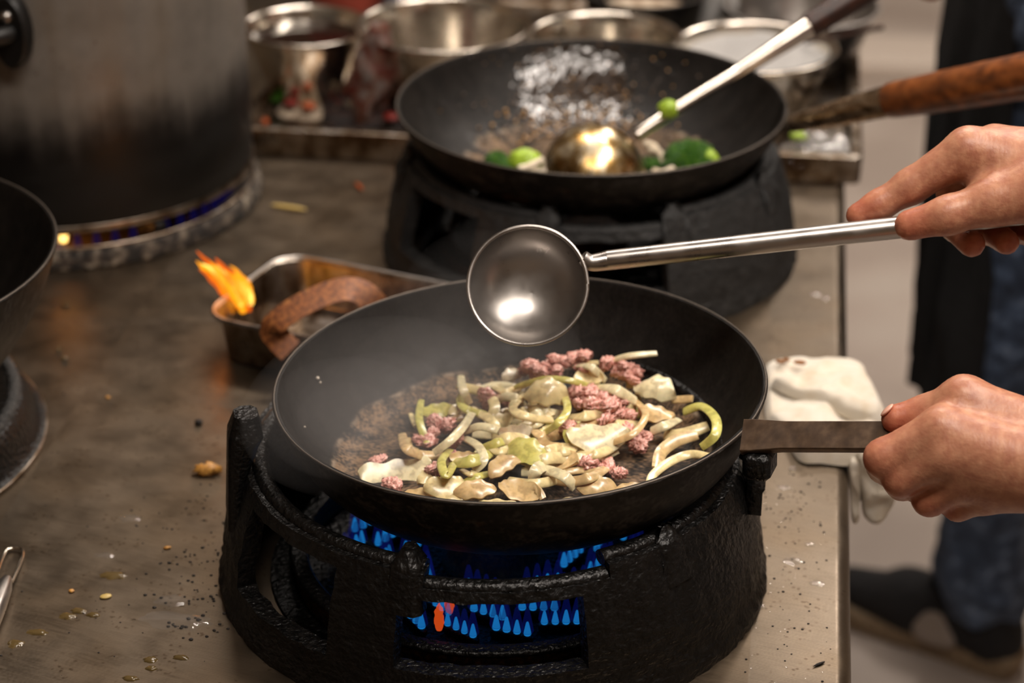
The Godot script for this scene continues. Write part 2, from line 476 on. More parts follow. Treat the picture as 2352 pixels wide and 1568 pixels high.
	# room
	M.floor = textured(mat(Color.WHITE, 0.55), ntex(0.006, [[0.2, Color(0.64, 0.59, 0.55)], [0.5, Color(0.68, 0.63, 0.59)], [0.85, Color(0.71, 0.67, 0.63)]], 5, 60), 0.7, null, 0.0, null, true)
	M.wall = textured(mat(Color.WHITE, 0.6), ntex(0.006, [[0.2, Color(0.62, 0.53, 0.43)], [0.8, Color(0.74, 0.66, 0.56)]], 4, 61), 0.6, null, 0.0, null, true)
	M.ceiling = mat(Color(0.78, 0.76, 0.72), 0.8)
	M.curb = mat(Color(0.80, 0.75, 0.70), 0.6)
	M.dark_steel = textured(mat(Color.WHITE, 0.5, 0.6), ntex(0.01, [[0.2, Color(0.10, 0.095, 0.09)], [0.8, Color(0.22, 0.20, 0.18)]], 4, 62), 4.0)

# ---------------------------------------------------------------- builders
func bez(p: Array, n := 16) -> Array:
	# Catmull-Rom through the points
	var out := []
	for k in p.size() - 1:
		var a: Vector3 = p[maxi(k - 1, 0)]
		var d: Vector3 = p[mini(k + 2, p.size() - 1)]
		for j in n:
			out.append(p[k].cubic_interpolate(p[k + 1], a, d, float(j) / n))
	out.append(p[-1])
	return out

func pan_profile(R: float, depth: float, flat: float, t := 0.0022) -> Array:
	# outside from the centre of the foot up to the rim, then inside down to the middle: [points, index of the rim]
	var o := []
	for k in 9:
		o.append(Vector2(flat * k / 8.0, 0.0))
	for k in range(1, 17):
		var s := k / 16.0
		var a := s * PI * 0.5
		var r := flat + (R - flat) * lerpf(sin(a), s, 0.35)
		o.append(Vector2(r, depth * lerpf(1.0 - cos(a), s, 0.30)))
	return o

func make_wok(called: String, label: String, at: Vector3, R: float, depth: float, flat: float, tilt: Basis) -> Node3D:
	# the origin is the centre of the foot, on the pan supports
	var w := thing(called, label, "wok", at)
	w.basis = tilt
	var o := pan_profile(R, depth, flat)
	var prof := o.duplicate()
	prof.append(Vector2(R + 0.0012, depth + 0.0012))
	prof.append(Vector2(R, depth + 0.0026))
	prof.append(Vector2(R - 0.0016, depth + 0.0018))
	var inner := o.duplicate()
	inner.reverse()
	for p in inner:
		prof.append(Vector2(maxf(0.0, p.x - 0.0028 * p.x / R), p.y + 0.0024))
	var g := Geo.new()
	g.lathe(prof, 128)
	part("pan_body", g, M.wok, w)
	var e := Geo.new()
	var ring := []
	for k in 97:
		ring.append(Vector3(cos(TAU * k / 96.0) * (R - 0.0002), depth + 0.0022, sin(TAU * k / 96.0) * (R - 0.0002)))
	e.tube(ring, [0.0008], 8, 1.0, Vector3.UP, false)
	part("rim_bead", e, M.rim, w)
	return w

# cast-iron pan stand: a shell with windows cut right through, pan supports on its top ring
func make_stand(label: String, at: Vector3, m: Material, windows: Array, lugs: Array, low: Array, turn := 0.0) -> Node3D:
	var s := thing("wok_stand", label, "stand", at, "cast iron wok stands on the range")
	s.rotation.y = turn
	var lumps := noise(14.0, FastNoiseLite.TYPE_SIMPLEX_SMOOTH, 3, 70)
	var N := 216
	var hs := [0.0, 0.008, 0.016, 0.024, 0.031, 0.037, 0.044, 0.051, 0.058, 0.066, 0.074, 0.081, 0.087, 0.0895, 0.0940, 0.099, 0.103]
	var outer := func(h: float) -> float:
		return 0.203 - 0.027 * pow(clampf(h / 0.115, 0.0, 1.0), 2.2) + (0.003 if h < 0.012 else 0.0)
	var solid := func(k: int, j: int) -> bool:
		var a := 360.0 * (k + 0.5) / N
		var h: float = (hs[j] + hs[j + 1]) * 0.5
		for w in windows:
			if a > w[0] and a < w[1] and h > w[2] and h < w[3]: return false
		if a > low[0] and a < low[1] and h > 0.0940: return false
		return true
	var g := Geo.new()
	var P := func(k: int, j: int, inside: bool) -> Vector3:
		var a := TAU * (k % N) / N
		var h: float = hs[j]
		var r: float = outer.call(h) - (0.014 if inside else 0.0)
		r += lumps.get_noise_3d(cos(a), h * 6.0, sin(a) + (5.0 if inside else 0.0)) * 0.0022
		return Vector3(cos(a) * r, h + lumps.get_noise_3d(cos(a) * 1.3, 3.0, sin(a) * 1.3) * 0.001 * float(j > 0), sin(a) * r)
	var J := hs.size() - 1
	for inside in [false, true]:
		var idx := {}
		for k in N:
			for j in J:
				if not solid.call(k, j): continue
				var q := []
				for c in [[k, j], [k + 1, j], [k + 1, j + 1], [k, j + 1]]:
					var key := Vector2i(c[0] % N, c[1])
					if not idx.has(key): idx[key] = g.add(P.call(c[0], c[1], inside))
					q.append(idx[key])
				if inside: g.quad(q[3], q[2], q[1], q[0])
				else: g.quad(q[0], q[1], q[2], q[3])
	for k in N:
		for j in J:
			if not solid.call(k, j): continue
			for nb in [[k, j - 1, k, j, k + 1, j], [k, j + 1, k + 1, j + 1, k, j + 1], [(k + N - 1) % N, j, k, j + 1, k, j], [(k + 1) % N, j, k + 1, j, k + 1, j + 1]]:
				if nb[1] >= 0 and nb[1] < J and solid.call(nb[0], nb[1]): continue
				g.face([P.call(nb[2], nb[3], false), P.call(nb[2], nb[3], true), P.call(nb[4], nb[5], true), P.call(nb[4], nb[5], false)])
	part("stand_ring", g, m, s)
	# rounded top bead on the high part of the ring and the lowered front lip
	for seg in [[low[1], low[0] + 360.0, 0.1025, 0.171, 0.0052], [low[0], low[1], 0.0935, 0.1775, 0.0054]]:
		var pts := []
		for k in 61:
			var a := deg_to_rad(lerpf(seg[0], seg[1], k / 60.0))
			pts.append(Vector3(cos(a) * seg[3], seg[2], sin(a) * seg[3]))
		var b := Geo.new()
		b.tube(pts, [seg[4]], 10, 1.25, Vector3.UP)
		part("ring_lip", b, m, s)
	for l in lugs:
		# [angle, top, inner radius, outer radius, half width, foot]
		var a := deg_to_rad(l[0])
		var x := Vector3(cos(a), 0, sin(a))
		var z := Vector3(-sin(a), 0, cos(a))
		var rows := []
		for k in 9:
			var t := k / 8.0
			var h: float = lerpf(l[5], l[1], t)
			var hw: float = l[4] * lerpf(1.25, 0.8, t)
			var inn: float = lerpf(l[2] + 0.016, l[2], smoothstep(0.35, 1.0, t))
			var out_r: float = lerpf(outer.call(l[5]) + 0.001, l[3], t)
			var row := []
			var e := 0.0045
			if k == 8: hw -= e; inn += e; out_r -= e
			for q in [[inn, -hw + e], [inn + e, -hw], [out_r - e, -hw], [out_r, -hw + e], [out_r, hw - e], [out_r - e, hw], [inn + e, hw], [inn, hw - e]]:
				row.append(x * q[0] + z * q[1] + Vector3.UP * (h - (e if k == 7 else 0.0)))
			rows.append(row)
		var b := Geo.new()
		b.sheet(rows, true, true)
		b.cap(rows[8], false)
		b.cap(rows[0], true)
		part("pan_support", b, m, s)
	return s

func onion_strip(pts: Array, width: float, thick: float, key: String, label: String, group: String) -> void:
	# a curved ribbon of onion, its cross-section bowed, tapered at the ends
	var mid := Vector3.ZERO
	for p in pts: mid += p
	mid /= pts.size()
	var path := bez(pts, 8)
	var n := path.size()
	var rows := []
	for k in n:
		var d: Vector3 = (path[mini(k + 1, n - 1)] - path[maxi(k - 1, 0)]).normalized()
		var lean := 0.55 * sin(mid.x * 900.0 + mid.z * 500.0)
		var slope := Vector3(0.1 + 0.3 * lean, 0.78, 0.62)
		var s := d.cross(slope).normalized()
		var up := s.cross(d)
		var t := float(k) / (n - 1)
		var w := width * 0.5 * (0.72 + 0.28 * pow(sin(PI * clampf(t, 0.03, 0.97)), 0.5))
		var row := []
		for q in [-1.0, -0.55, 0.0, 0.55, 1.0]:
			row.append(path[k] + s * (q * w) + up * (w * 0.20 * (1.0 - q * q)) - mid)
		for q in [1.0, 0.55, 0.0, -0.55, -1.0]:
			row.append(path[k] + s * (q * w * 0.94) + up * (w * 0.20 * (1.0 - q * q) - thick * (0.5 + 0.5 * (1.0 - q * q))) - mid)
		rows.append(row)
	var g := Geo.new()
	g.sheet(rows, true, false)
	g.cap(rows[0], false)
	g.cap(rows[-1], true)
	var o := part("onion_strip", g, M["onion_" + key], self)
	o.position = mid
	tag(o, label, "onion", group)

func onion_petal(at: Vector3, rx: float, rz: float, bow: float, turn: float, tilt: Vector2, bend: float, key: String, label: String, group: String) -> void:
	# a slice of onion layer: a pointed shell, bowed along and across, often bent into a crescent
	var t := 0.0030
	var n := 22
	var top := []
	var low := []
	for i in n + 1:
		var u := -1.0 + 2.0 * i / n
		var q := 1.0 - u * u
		var w := rz * pow(maxf(q, 0.0), 0.62) + 0.0008
		var a := []
		var c := []
		for k in 9:
			var v := -1.0 + k / 4.0
			var wob := 1.0 + 0.06 * sin(u * 5.0 + at.x * 900.0)
			var p := Vector3(u * rx * wob, bow * (q * 0.8 + (1.0 - v * v) * 0.55 * sqrt(maxf(q, 0.0))), v * w - bend * rx * q)
			p.y += 0.30 * rz * u * v * sin(at.x * 1300.0 + at.z * 700.0)
			p.z += 0.10 * rz * v * sin(u * 9.0 + at.z * 800.0)
			a.append(p)
			c.append(p - Vector3(0, t * (1.0 - 0.55 * v * v), 0))
		top.append(a)
		low.append(c)
	var g := Geo.new()
	g.sheet(top, false, true)
	g.sheet(low, false, false)
	var rim_t := []
	var rim_l := []
	for i in n + 1: rim_t.append(top[i][0]); rim_l.append(low[i][0])
	for i in range(n, -1, -1): rim_t.append(top[i][8]); rim_l.append(low[i][8])
	g.sheet([rim_t, rim_l], true, false)
	var o := part("onion_petal", g, M["onion_" + key], self)
	o.position = at
	o.basis = Basis(Vector3.UP, turn) * Basis(Vector3.RIGHT, tilt.x) * Basis(Vector3.BACK, tilt.y)
	tag(o, label, "onion", group)

func lump(r: Vector3, seeded: int, rough := 0.35, freq := 1.1, rings := 10, segs := 16) -> Geo:
	var n := noise(freq, FastNoiseLite.TYPE_SIMPLEX_SMOOTH, 3, seeded)
	var rows := []
	for i in rings + 1:
		var th := PI * i / rings
		var row := []
		for k in segs:
			var a := TAU * k / segs
			var d := Vector3(sin(th) * cos(a), cos(th), sin(th) * sin(a))
			row.append(d * r * (1.0 + rough * n.get_noise_3dv(d * 1.4)))
		rows.append(row)
	var g := Geo.new()
	g.sheet(rows, true, true)
	return g

# a soft slab: an outline in the plane (ex, ez) puffed along ey
func pillow(g: Geo, c: Vector3, ex: Vector3, ez: Vector3, ey: Vector3, outline: Array, height: float, amp: float, freq: float, seeded: int, under := 0.0) -> void:
	var b := []
	var n := outline.size()
	for k in n:
		for j in 6:
			var p: Vector2 = outline[k].cubic_interpolate(outline[(k + 1) % n], outline[(k + n - 1) % n], outline[(k + 2) % n], j / 6.0)
			b.append(p)
	var mid := Vector2.ZERO
	for p in b: mid += p
	mid /= b.size()
	var fold := noise(freq, FastNoiseLite.TYPE_SIMPLEX_SMOOTH, 3, seeded)
	var rows := []
	for s in range(0, 19):
		var f := s / 18.0
		var row := []
		for p in b:
			var q: Vector2 = mid.lerp(p, f)
			var puff := pow(1.0 - pow(f, 8.0), 0.5)
			var ridge := fold.get_noise_2d(q.x, q.y)
			var y := height * puff + amp * puff * (1.0 - 2.0 * absf(ridge)) + amp * 0.6 * puff * fold.get_noise_2d(q.y * 2.0 + 9.0, q.x * 1.2)
			row.append(c + ex * q.x + ez * q.y + ey * y)
		rows.append(row)
	var low := []
	for s in range(18, -1, -1):
		var f := s / 18.0
		var row := []
		for p in b:
			var q: Vector2 = mid.lerp(p, f)
			row.append(c + ex * q.x + ez * q.y - ey * under * pow(1.0 - pow(f, 8.0), 0.5))
		low.append(row)
	var flip := ex.cross(ez).dot(ey) > 0.0
	var turn := 0.0
	for k in b.size(): turn += b[k].cross(b[(k + 1) % b.size()])
	if turn < 0.0: flip = not flip
	g.sheet(rows, true, flip)
	g.sheet(low, true, flip)

func make_bowl(called: String, label: String, at: Vector3, R: float, H: float, foot: float, m: Material, lip := 0.006) -> Node3D:
	var w := thing(called, label, "bowl", at, "steel bowls on the back tray")
	var prof := [Vector2(0, 0), Vector2(foot * 0.9, 0.0), Vector2(foot, 0.002)]
	for k in range(1, 11):
		var s := k / 10.0
		prof.append(Vector2(foot + (R - foot) * pow(s, 0.75), H * (0.03 + 0.97 * s * lerpf(0.8, 1.0, s))))
	prof.append(Vector2(R + lip, H + 0.0005)); prof.append(Vector2(R + lip + 0.001, H + 0.0018)); prof.append(Vector2(R + lip, H + 0.003))
	prof.append(Vector2(R, H + 0.0024))
	for k in range(10, -1, -1):
		var s := k / 10.0
		prof.append(Vector2(foot + (R - foot) * pow(s, 0.75) - 0.0016, maxf(0.0028, H * (0.03 + 0.97 * s * lerpf(0.8, 1.0, s)))))
	prof.append(Vector2(0, 0.0028))
	var g := Geo.new()
	g.lathe(prof, 64)
	part("bowl_body", g, m, w)
	return w

func flame_tongue(h: float, r: float, lean: Vector3, seeded: int) -> Geo:
	var n := noise(1.0, FastNoiseLite.TYPE_SIMPLEX_SMOOTH, 2, seeded)
	var pts := []
	var rad := []
	for k in 15:
		var t := k / 14.0
		pts.append(Vector3.UP * h * t + lean * t * t + Vector3(n.get_noise_1d(t * 2.2), 0, n.get_noise_1d(t * 2.2 + 40.0)) * r * 0.8 * t)
		rad.append(maxf(0.0004, r * pow(sin(PI * (0.16 + 0.84 * t)), 0.8) * (1.0 + 0.25 * n.get_noise_1d(t * 5.0 + 9.0))))
	var g := Geo.new()
	g.tube(pts, rad, 12)
	return g

func cone(h: float, r: float) -> Geo:
	var g := Geo.new()
	g.lathe([Vector2(0, 0), Vector2(r * 0.85, 0.0), Vector2(r, h * 0.08), Vector2(r * 0.9, h * 0.25), Vector2(r * 0.62, h * 0.62), Vector2(r * 0.36, h * 0.92), Vector2(r * 0.22, h * 0.99), Vector2(0, h)], 10)
	return g

func make_ladle(label: String, c: Vector3, n: Vector3, R: float, depth: float, neck: Array, rad: Array, m: Material, grip: Array, gm: Material, seam: Vector3, hm: Material) -> Node3D:
	# c: middle of the mouth, n: where the mouth faces, neck: path of the handle from the rim
	var l := thing("ladle", label, "ladle", c)
	var ey := -n.normalized()
	var ex := (seam - ey * seam.dot(ey)).normalized()
	var ez := ex.cross(ey)
	var prof := []
	for k in 13:
		var a := PI * 0.5 * k / 12.0
		prof.append(Vector2(R * cos(a), depth * sin(a)))
	prof.reverse()
	var inner := []
	for k in 13:
		var a := PI * 0.5 * k / 12.0
		inner.append(Vector2((R - 0.0022) * cos(a), (depth - 0.0022) * sin(a)))
	var all := prof + [Vector2(R + 0.0006, -0.0008), Vector2(R - 0.001, -0.0018), Vector2(R - 0.0024, -0.0006)] + inner
	var rows := []
	for p in all:
		var row := []
		for k in 64:
			var a := TAU * k / 64
			row.append(ex * cos(a) * p.x + ez * sin(a) * p.x + ey * p.y)
		rows.append(row)
	var g := Geo.new()
	g.sheet(rows, true, false)
	part("ladle_bowl", g, m, l)
	var pts := bez(neck.slice(0, -1).map(func(p): return p - c), 8) + [neck[-1] - c]
	var rr := []
	for k in pts.size():
		rr.append(lerpf(rad[0], rad[1], float(k) / (pts.size() - 2)) if k < pts.size() - 1 else rad[2])
	var h := Geo.new()
	h.tube(pts, rr, 20)
	part("ladle_handle", h, hm, l)
	if grip.size():
		var w := Geo.new()
		var a: Vector3 = grip[0] - c
		var b: Vector3 = grip[1] - c
		w.tube([a, a.lerp(b, 0.02), a.lerp(b, 0.3), a.lerp(b, 0.7), a.lerp(b, 0.97), b], [grip[2] * 0.9, grip[2], grip[2] * 1.05, grip[2] * 1.08, grip[2] * 1.05, grip[2] * 0.6], 16)
		part("grip", w, gm, l)
	return l

func _ready() -> void:
	rng.seed = 11
	# ------------------------------------------------ camera, air, lights, exposure
	var cam := Camera3D.new()
	cam.name = "camera"
	cam.position = Vector3(0, 1.69, 0)
	cam.rotation_degrees = Vector3(-26.6, 7.5, 0)
	var lens := CameraAttributesPhysical.new()
	lens.frustum_focal_length = 76.54
	lens.exposure_aperture = 4.4
	lens.frustum_focus_distance = 1.50
	cam.attributes = lens
	cam.fov = 17.824
	cam.near = 0.05
	cam.far = 60.0
	add_child(cam)
	cam.current = true
	var env := Environment.new()
	env.background_mode = Environment.BG_COLOR
	env.background_color = Color(0.02, 0.02, 0.02)
	env.tonemap_mode = Environment.TONE_MAPPER_LINEAR
	env.tonemap_exposure = 1.6
	env.sdfgi_enabled = true; env.ssao_enabled = true; env.ssil_enabled = true
	env.volumetric_fog_enabled = true
	env.volumetric_fog_density = 0.0
	var we := WorldEnvironment.new()
	we.name = "air"
	we.environment = env
	add_child(we)
	make_materials()
	# ceiling panels: [x, z, width, length, energy]
	for p in [[0.75, -1.55, 0.30, 1.2, 1.8], [-0.15, -2.75, 1.2, 0.30, 1.9], [0.5, -4.5, 0.3, 1.2, 1.7], [0.1, -0.75, 0.9, 0.3, 1.3]]:
		var fit := thing("ceiling_light", "slim white ceiling light panel above the range and aisle", "light", Vector3(p[0], 2.70, p[1]), "ceiling light panels")
		var fr := Geo.new()
		fr.box(Vector3(0, -0.02, 0), Vector3(p[2] + 0.05, 0.04, p[3] + 0.05), 0.004)
		part("light_frame", fr, M.ceiling, fit)
		var df := Geo.new()
		df.box(Vector3(0, -0.042, 0), Vector3(p[2], 0.004, p[3]), 0.001)
		part("light_diffuser", df, glow(Color(1.0, 0.95, 0.905), 3.0), fit)
		var al := AreaLight3D.new()
		al.name = "panel_light"
		al.area_size = Vector2(p[2], p[3])
		al.light_color = Color(1.0, 0.95, 0.905)
		al.light_energy = p[4]
		al.shadow_enabled = true
		al.position = Vector3(0, -0.05, 0)
		al.rotation_degrees = Vector3(-90, 0, 0)
		fit.add_child(al)
	build_room()
	build_range()
	build_front_burner()
	build_back_burner()
	build_left()
	build_pot()
	build_tray_with_flame()
	build_back_tray()
	build_towel()
	build_hands()
	build_second_cook()
	build_food()
	build_scraps()
	build_steam()

func build_room() -> void:
	var g := Geo.new()
	g.box(Vector3(0, -0.05, -2.5), Vector3(6.4, 0.1, 9.4), 0.001)
	structure("floor", g, M.floor)
	g = Geo.new(); g.box(Vector3(0, 2.76, -2.5), Vector3(6.4, 0.1, 9.4), 0.001)
	structure("ceiling", g, M.ceiling)
	g = Geo.new(); g.box(Vector3(0, 1.355, -7.15), Vector3(6.4, 2.71, 0.1), 0.001)
	structure("wall_back", g, M.wall)
	g = Geo.new(); g.box(Vector3(0, 1.355, 2.15), Vector3(6.4, 2.71, 0.1), 0.001)
	structure("wall_front", g, M.wall)
	g = Geo.new(); g.box(Vector3(-3.15, 1.355, -2.5), Vector3(0.1, 2.71, 9.2), 0.001)
	structure("wall_left", g, M.wall)
	g = Geo.new(); g.box(Vector3(3.15, 1.355, -2.5), Vector3(0.1, 2.71, 9.2), 0.001)
	structure("wall_right", g, M.wall)
	g = Geo.new()
	g.box(Vector3(0.6, 0.025, -4.86), Vector3(1.7, 0.05, 0.20), 0.008)
	structure("trim_1", g, M.curb)

func build_range() -> void:
	# stove table: sheet steel top with a rolled right edge, skirt, legs and a shelf
	var t := thing("stove_table", "long stainless steel stove table with a rolled right edge", "table", Vector3(-0.714, 0, -1.85))
	var g := Geo.new()
	var L := 1.0
	var rows := []
	var sec := [Vector2(-0.786, -0.03), Vector2(-0.786, 0.0), Vector2(0.774, 0.0)]
	for k in range(1, 9):
		var a := PI * 0.5 * k / 8.0
		sec.append(Vector2(0.774 + 0.012 * sin(a), -0.012 + 0.012 * cos(a)))
	sec.append(Vector2(0.786, -0.045)); sec.append(Vector2(0.784, -0.047)); sec.append(Vector2(0.770, -0.047)); sec.append(Vector2(0.770, -0.014)); sec.append(Vector2(-0.77, -0.014)); sec.append(Vector2(-0.77, -0.03))
	for z in [-L, L]:
		var row := []
		for p in sec: row.append(Vector3(p.x, TABLE + p.y, z))
		rows.append(row)
	g.sheet(rows, true, true)
	g.cap(rows[0], true); g.cap(rows[1], false)
	part("table_top", g, M.table, t)
	for x in [-0.72, 0.70]:
		for z in [-0.93, 0.93]:
			var l := Geo.new()
			l.tube([Vector3(x, 0, z), Vector3(x, 0.03, z), Vector3(x, TABLE - 0.0135, z)], [0.026, 0.020, 0.020], 16)
			part("leg", l, M.steel, t)
	var s := Geo.new()
	s.box(Vector3(-0.01, 0.25, 0), Vector3(1.40, 0.02, 1.84), 0.003)
	part("shelf", s, M.dark_steel, t)
	var sk := Geo.new()
	sk.box(Vector3(-0.02, 0.66, 0), Vector3(1.42, 0.25, 1.86), 0.004)
	part("burner_box", sk, M.dark_steel, t)

func burner(parent_at: Vector3, lit: bool) -> void:
	var b := thing("gas_burner", "blue flamed jet burner inside the front wok stand" if lit else "unlit black jet burner inside the back wok stand", "burner", parent_at)
	var pan := Geo.new()
	pan.lathe([Vector2(0.0, 0.0005), Vector2(0.168, 0.0005), Vector2(0.168, 0.003), Vector2(0.130, 0.003), Vector2(0.118, 0.0025), Vector2(0.0, 0.0025)], 72)
	part("drip_pan", pan, M.iron, b)
	var wall := Geo.new()
	wall.lathe([Vector2(0.150, 0.003), Vector2(0.151, 0.017), Vector2(0.149, 0.019), Vector2(0.145, 0.019), Vector2(0.143, 0.017), Vector2(0.142, 0.003)], 72)
	part("drip_ring", wall, M.rust, b)
	var lipg := Geo.new()
	lipg.lathe([Vector2(0.141, 0.019), Vector2(0.152, 0.019), Vector2(0.1535, 0.021), Vector2(0.151, 0.0235), Vector2(0.142, 0.0235), Vector2(0.1395, 0.021), Vector2(0.141, 0.019)], 72)
	part("drip_ring_lip", lipg, M.iron, b)
	var cap := Geo.new()
	cap.lathe([Vector2(0.0, 0.020), Vector2(0.020, 0.0195), Vector2(0.034, 0.016), Vector2(0.039, 0.011), Vector2(0.039, 0.0025)], 48)
	part("burner_cap", cap, M.rust, b)
	var bar := Geo.new()
	bar.box(Vector3.ZERO, Vector3(0.032, 0.006, 0.006), 0.0012)
	var bar_mesh := bar.mesh()
	var spots := []
	for k in 40:
		var tier := 0 if k < 8 else (1 if k < 22 else 2)
		var a: float = TAU * k / [8.0, 14.0, 18.0][tier] + 0.13 * tier
		var r: float = [0.060, 0.083, 0.106][tier]
		var c := Vector3(cos(a) * r, 0.0058, sin(a) * r)
		var j := part("jet_bar", bar_mesh, M.iron, b)
		j.position = c
		j.rotation.y = -a + PI * 0.5 - 0.45
		for q in [-1.5, -0.5, 0.5, 1.5]:
			spots.append(c + j.basis * Vector3(q * 0.0078, 0.0032, 0.0))
	if not lit: return
	var core := cone(0.0105, 0.0027).mesh()
	var veil := cone(0.019, 0.0044).mesh()
	var mc := glow(Color(0.09, 0.46, 0.74), 0.58, 0.90)
	var mv := glow(Color(0.06, 0.10, 0.42), 0.34, 0.24)
	var mo := glow(Color(1.0, 0.36, 0.12), 0.42, 0.5)
	for at in spots:
		var f := part("flame", core, mc, b)
		f.position = at
		f.scale = Vector3.ONE * rng.randf_range(0.9, 1.15)
		var w := part("flame_veil", veil, mv, f)
		w.position = Vector3(0, 0.002, 0)
	for q in [[-0.024, 0.108], [-0.020, 0.086]]:
		var f := part("flame", flame_tongue(0.022, 0.0036, Vector3(0.001, 0, 0), 5), mo, b)
		f.position = Vector3(q[0], 0.010, q[1])
		f.set_meta("label", "orange flame tongue")
	var l := OmniLight3D.new()
	l.name = "flame_light"
	l.light_color = Color(0.25, 0.5, 1.0)
	l.light_energy = 0.0005
	l.light_size = 0.08
	l.omni_range = 6.0; l.omni_attenuation = 2.0
	l.shadow_enabled = true
	l.position = Vector3(0, 0.030, 0.02)
	b.add_child(l)

func build_front_burner() -> void:
	make_stand("black greasy cast iron stand under the wok of onions", Vector3(-0.197, TABLE, -1.388), M.iron,
		[[63.0, 101.0, 0.037, 0.087], [117.0, 149.0, 0.031, 0.094], [225.0, 262.0, 0.037, 0.09]],
		[[101.0, 0.116, 0.158, 0.182, 0.0115, 0.075], [163.0, 0.146, 0.1665, 0.192, 0.019, 0.06], [3.0, 0.126, 0.180, 0.194, 0.015, 0.075], [283.0, 0.108, 0.174, 0.182, 0.0125, 0.075], [40.0, 0.113, 0.168, 0.182, 0.012, 0.075]],
		[57.0, 97.0])
	burner(Vector3(-0.197, TABLE, -1.388), true)
	var w := make_wok("wok", "black iron wok with a flat bar handle, frying onions and minced meat", Vector3(-0.1755, TABLE + 0.0848, -1.396), 0.179, 0.068, 0.125, Basis(Vector3(0, 0, 1), deg_to_rad(2.3)))
	# flat iron bar handle, joined under the rim
	var inv := w.transform.affine_inverse()
	var hp: Array = [Vector3(-0.0184, 0.9573, -1.3249), Vector3(-0.0136, 0.9581, -1.3241), Vector3(-0.0065, 0.9593, -1.3229), Vector3(0.0143, 0.9629, -1.3192), Vector3(0.0581, 0.9709, -1.3103), Vector3(0.1008, 0.9795, -1.3003), Vector3(0.1423, 0.9886, -1.2893), Vector3(0.1640, 0.9937, -1.2830)].slice(1)
	var g := Geo.new()
	var rows := []
	var n := hp.size()
	for k in n:
		var d: Vector3 = (hp[mini(k + 1, n - 1)] - hp[maxi(k - 1, 0)]).normalized()
		var s := d.cross(Vector3.UP).normalized()
		s = s.rotated(d, 0.55)
		var u := s.cross(d)
		var row := []
		var hw := 0.0112 if k > 1 else 0.013
		for q in [[-hw, 0.0022], [-hw + 0.001, 0.0034], [hw - 0.001, 0.0034], [hw, 0.0022], [hw, -0.0022], [hw - 0.001, -0.0034], [-hw + 0.001, -0.0034], [-hw, -0.0022]]:
			row.append(inv * (hp[k] + s * q[0] + u * q[1]))
		rows.append(row)
	g.sheet(rows, true, false)
	g.cap(rows[0], false); g.cap(rows[-1], true)
	part("bar_handle", g, M.handle, w)
	var br := Geo.new()
	var a: Vector3 = inv * hp[0]
	br.box(a + Vector3(0.012, -0.016, 0.006), Vector3(0.020, 0.020, 0.026), 0.004, Basis(Vector3.UP, -0.23))
	part("handle_bracket", br, M.iron, w)

func build_back_burner() -> void:
	make_stand("grey black cast iron stand under the wok holding a ladle", Vector3(-0.183, TABLE, -1.985), M.iron_grey,
		[[64.0, 96.0, 0.037, 0.087], [118.0, 150.0, 0.031, 0.094], [225.0, 262.0, 0.037, 0.09]],
		[[97.0, 0.115, 0.172, 0.183, 0.0125, 0.075], [165.0, 0.115, 0.172, 0.183, 0.0125, 0.075], [20.0, 0.115, 0.172, 0.183, 0.0125, 0.075], [283.0, 0.115, 0.172, 0.183, 0.0125, 0.075], [60.0, 0.115, 0.172, 0.183, 0.0125, 0.075]],
		[56.0, 97.0])
	burner(Vector3(-0.183, TABLE, -1.985), false)
	var w := make_wok("wok", "black iron wok with a wooden handle, green vegetables and a resting ladle inside", Vector3(-0.183, TABLE + 0.0835, -1.976), 0.188, 0.070, 0.095, Basis())
	var p := [Vector3(0.0115, 0.9480, -1.9625), Vector3(0.0981, 0.9964, -1.9053), Vector3(0.2062, 1.0509, -1.8307), Vector3(0.2969, 1.0998, -1.7601)]
	var inv := w.transform.affine_inverse()
	var q := []
	for x in p: q.append(inv * x)
	var g := Geo.new()
	g.tube([q[0], q[0].lerp(q[1], 0.25), q[0].lerp(q[1], 0.6), q[1]], [0.0085, 0.0105, 0.0132, 0.0150], 18)
	part("handle_socket", g, M.socket, w)
	var h := Geo.new()
	h.tube([q[1].lerp(q[0], 0.02), q[1], q[1].lerp(q[2], 0.06), q[1].lerp(q[2], 0.5), q[2], q[3], q[3].lerp(q[2], -0.02)], [0.0150, 0.0162, 0.0170, 0.0192, 0.0208, 0.0200, 0.013], 20)
	part("wooden_handle", h, M.wood, w)

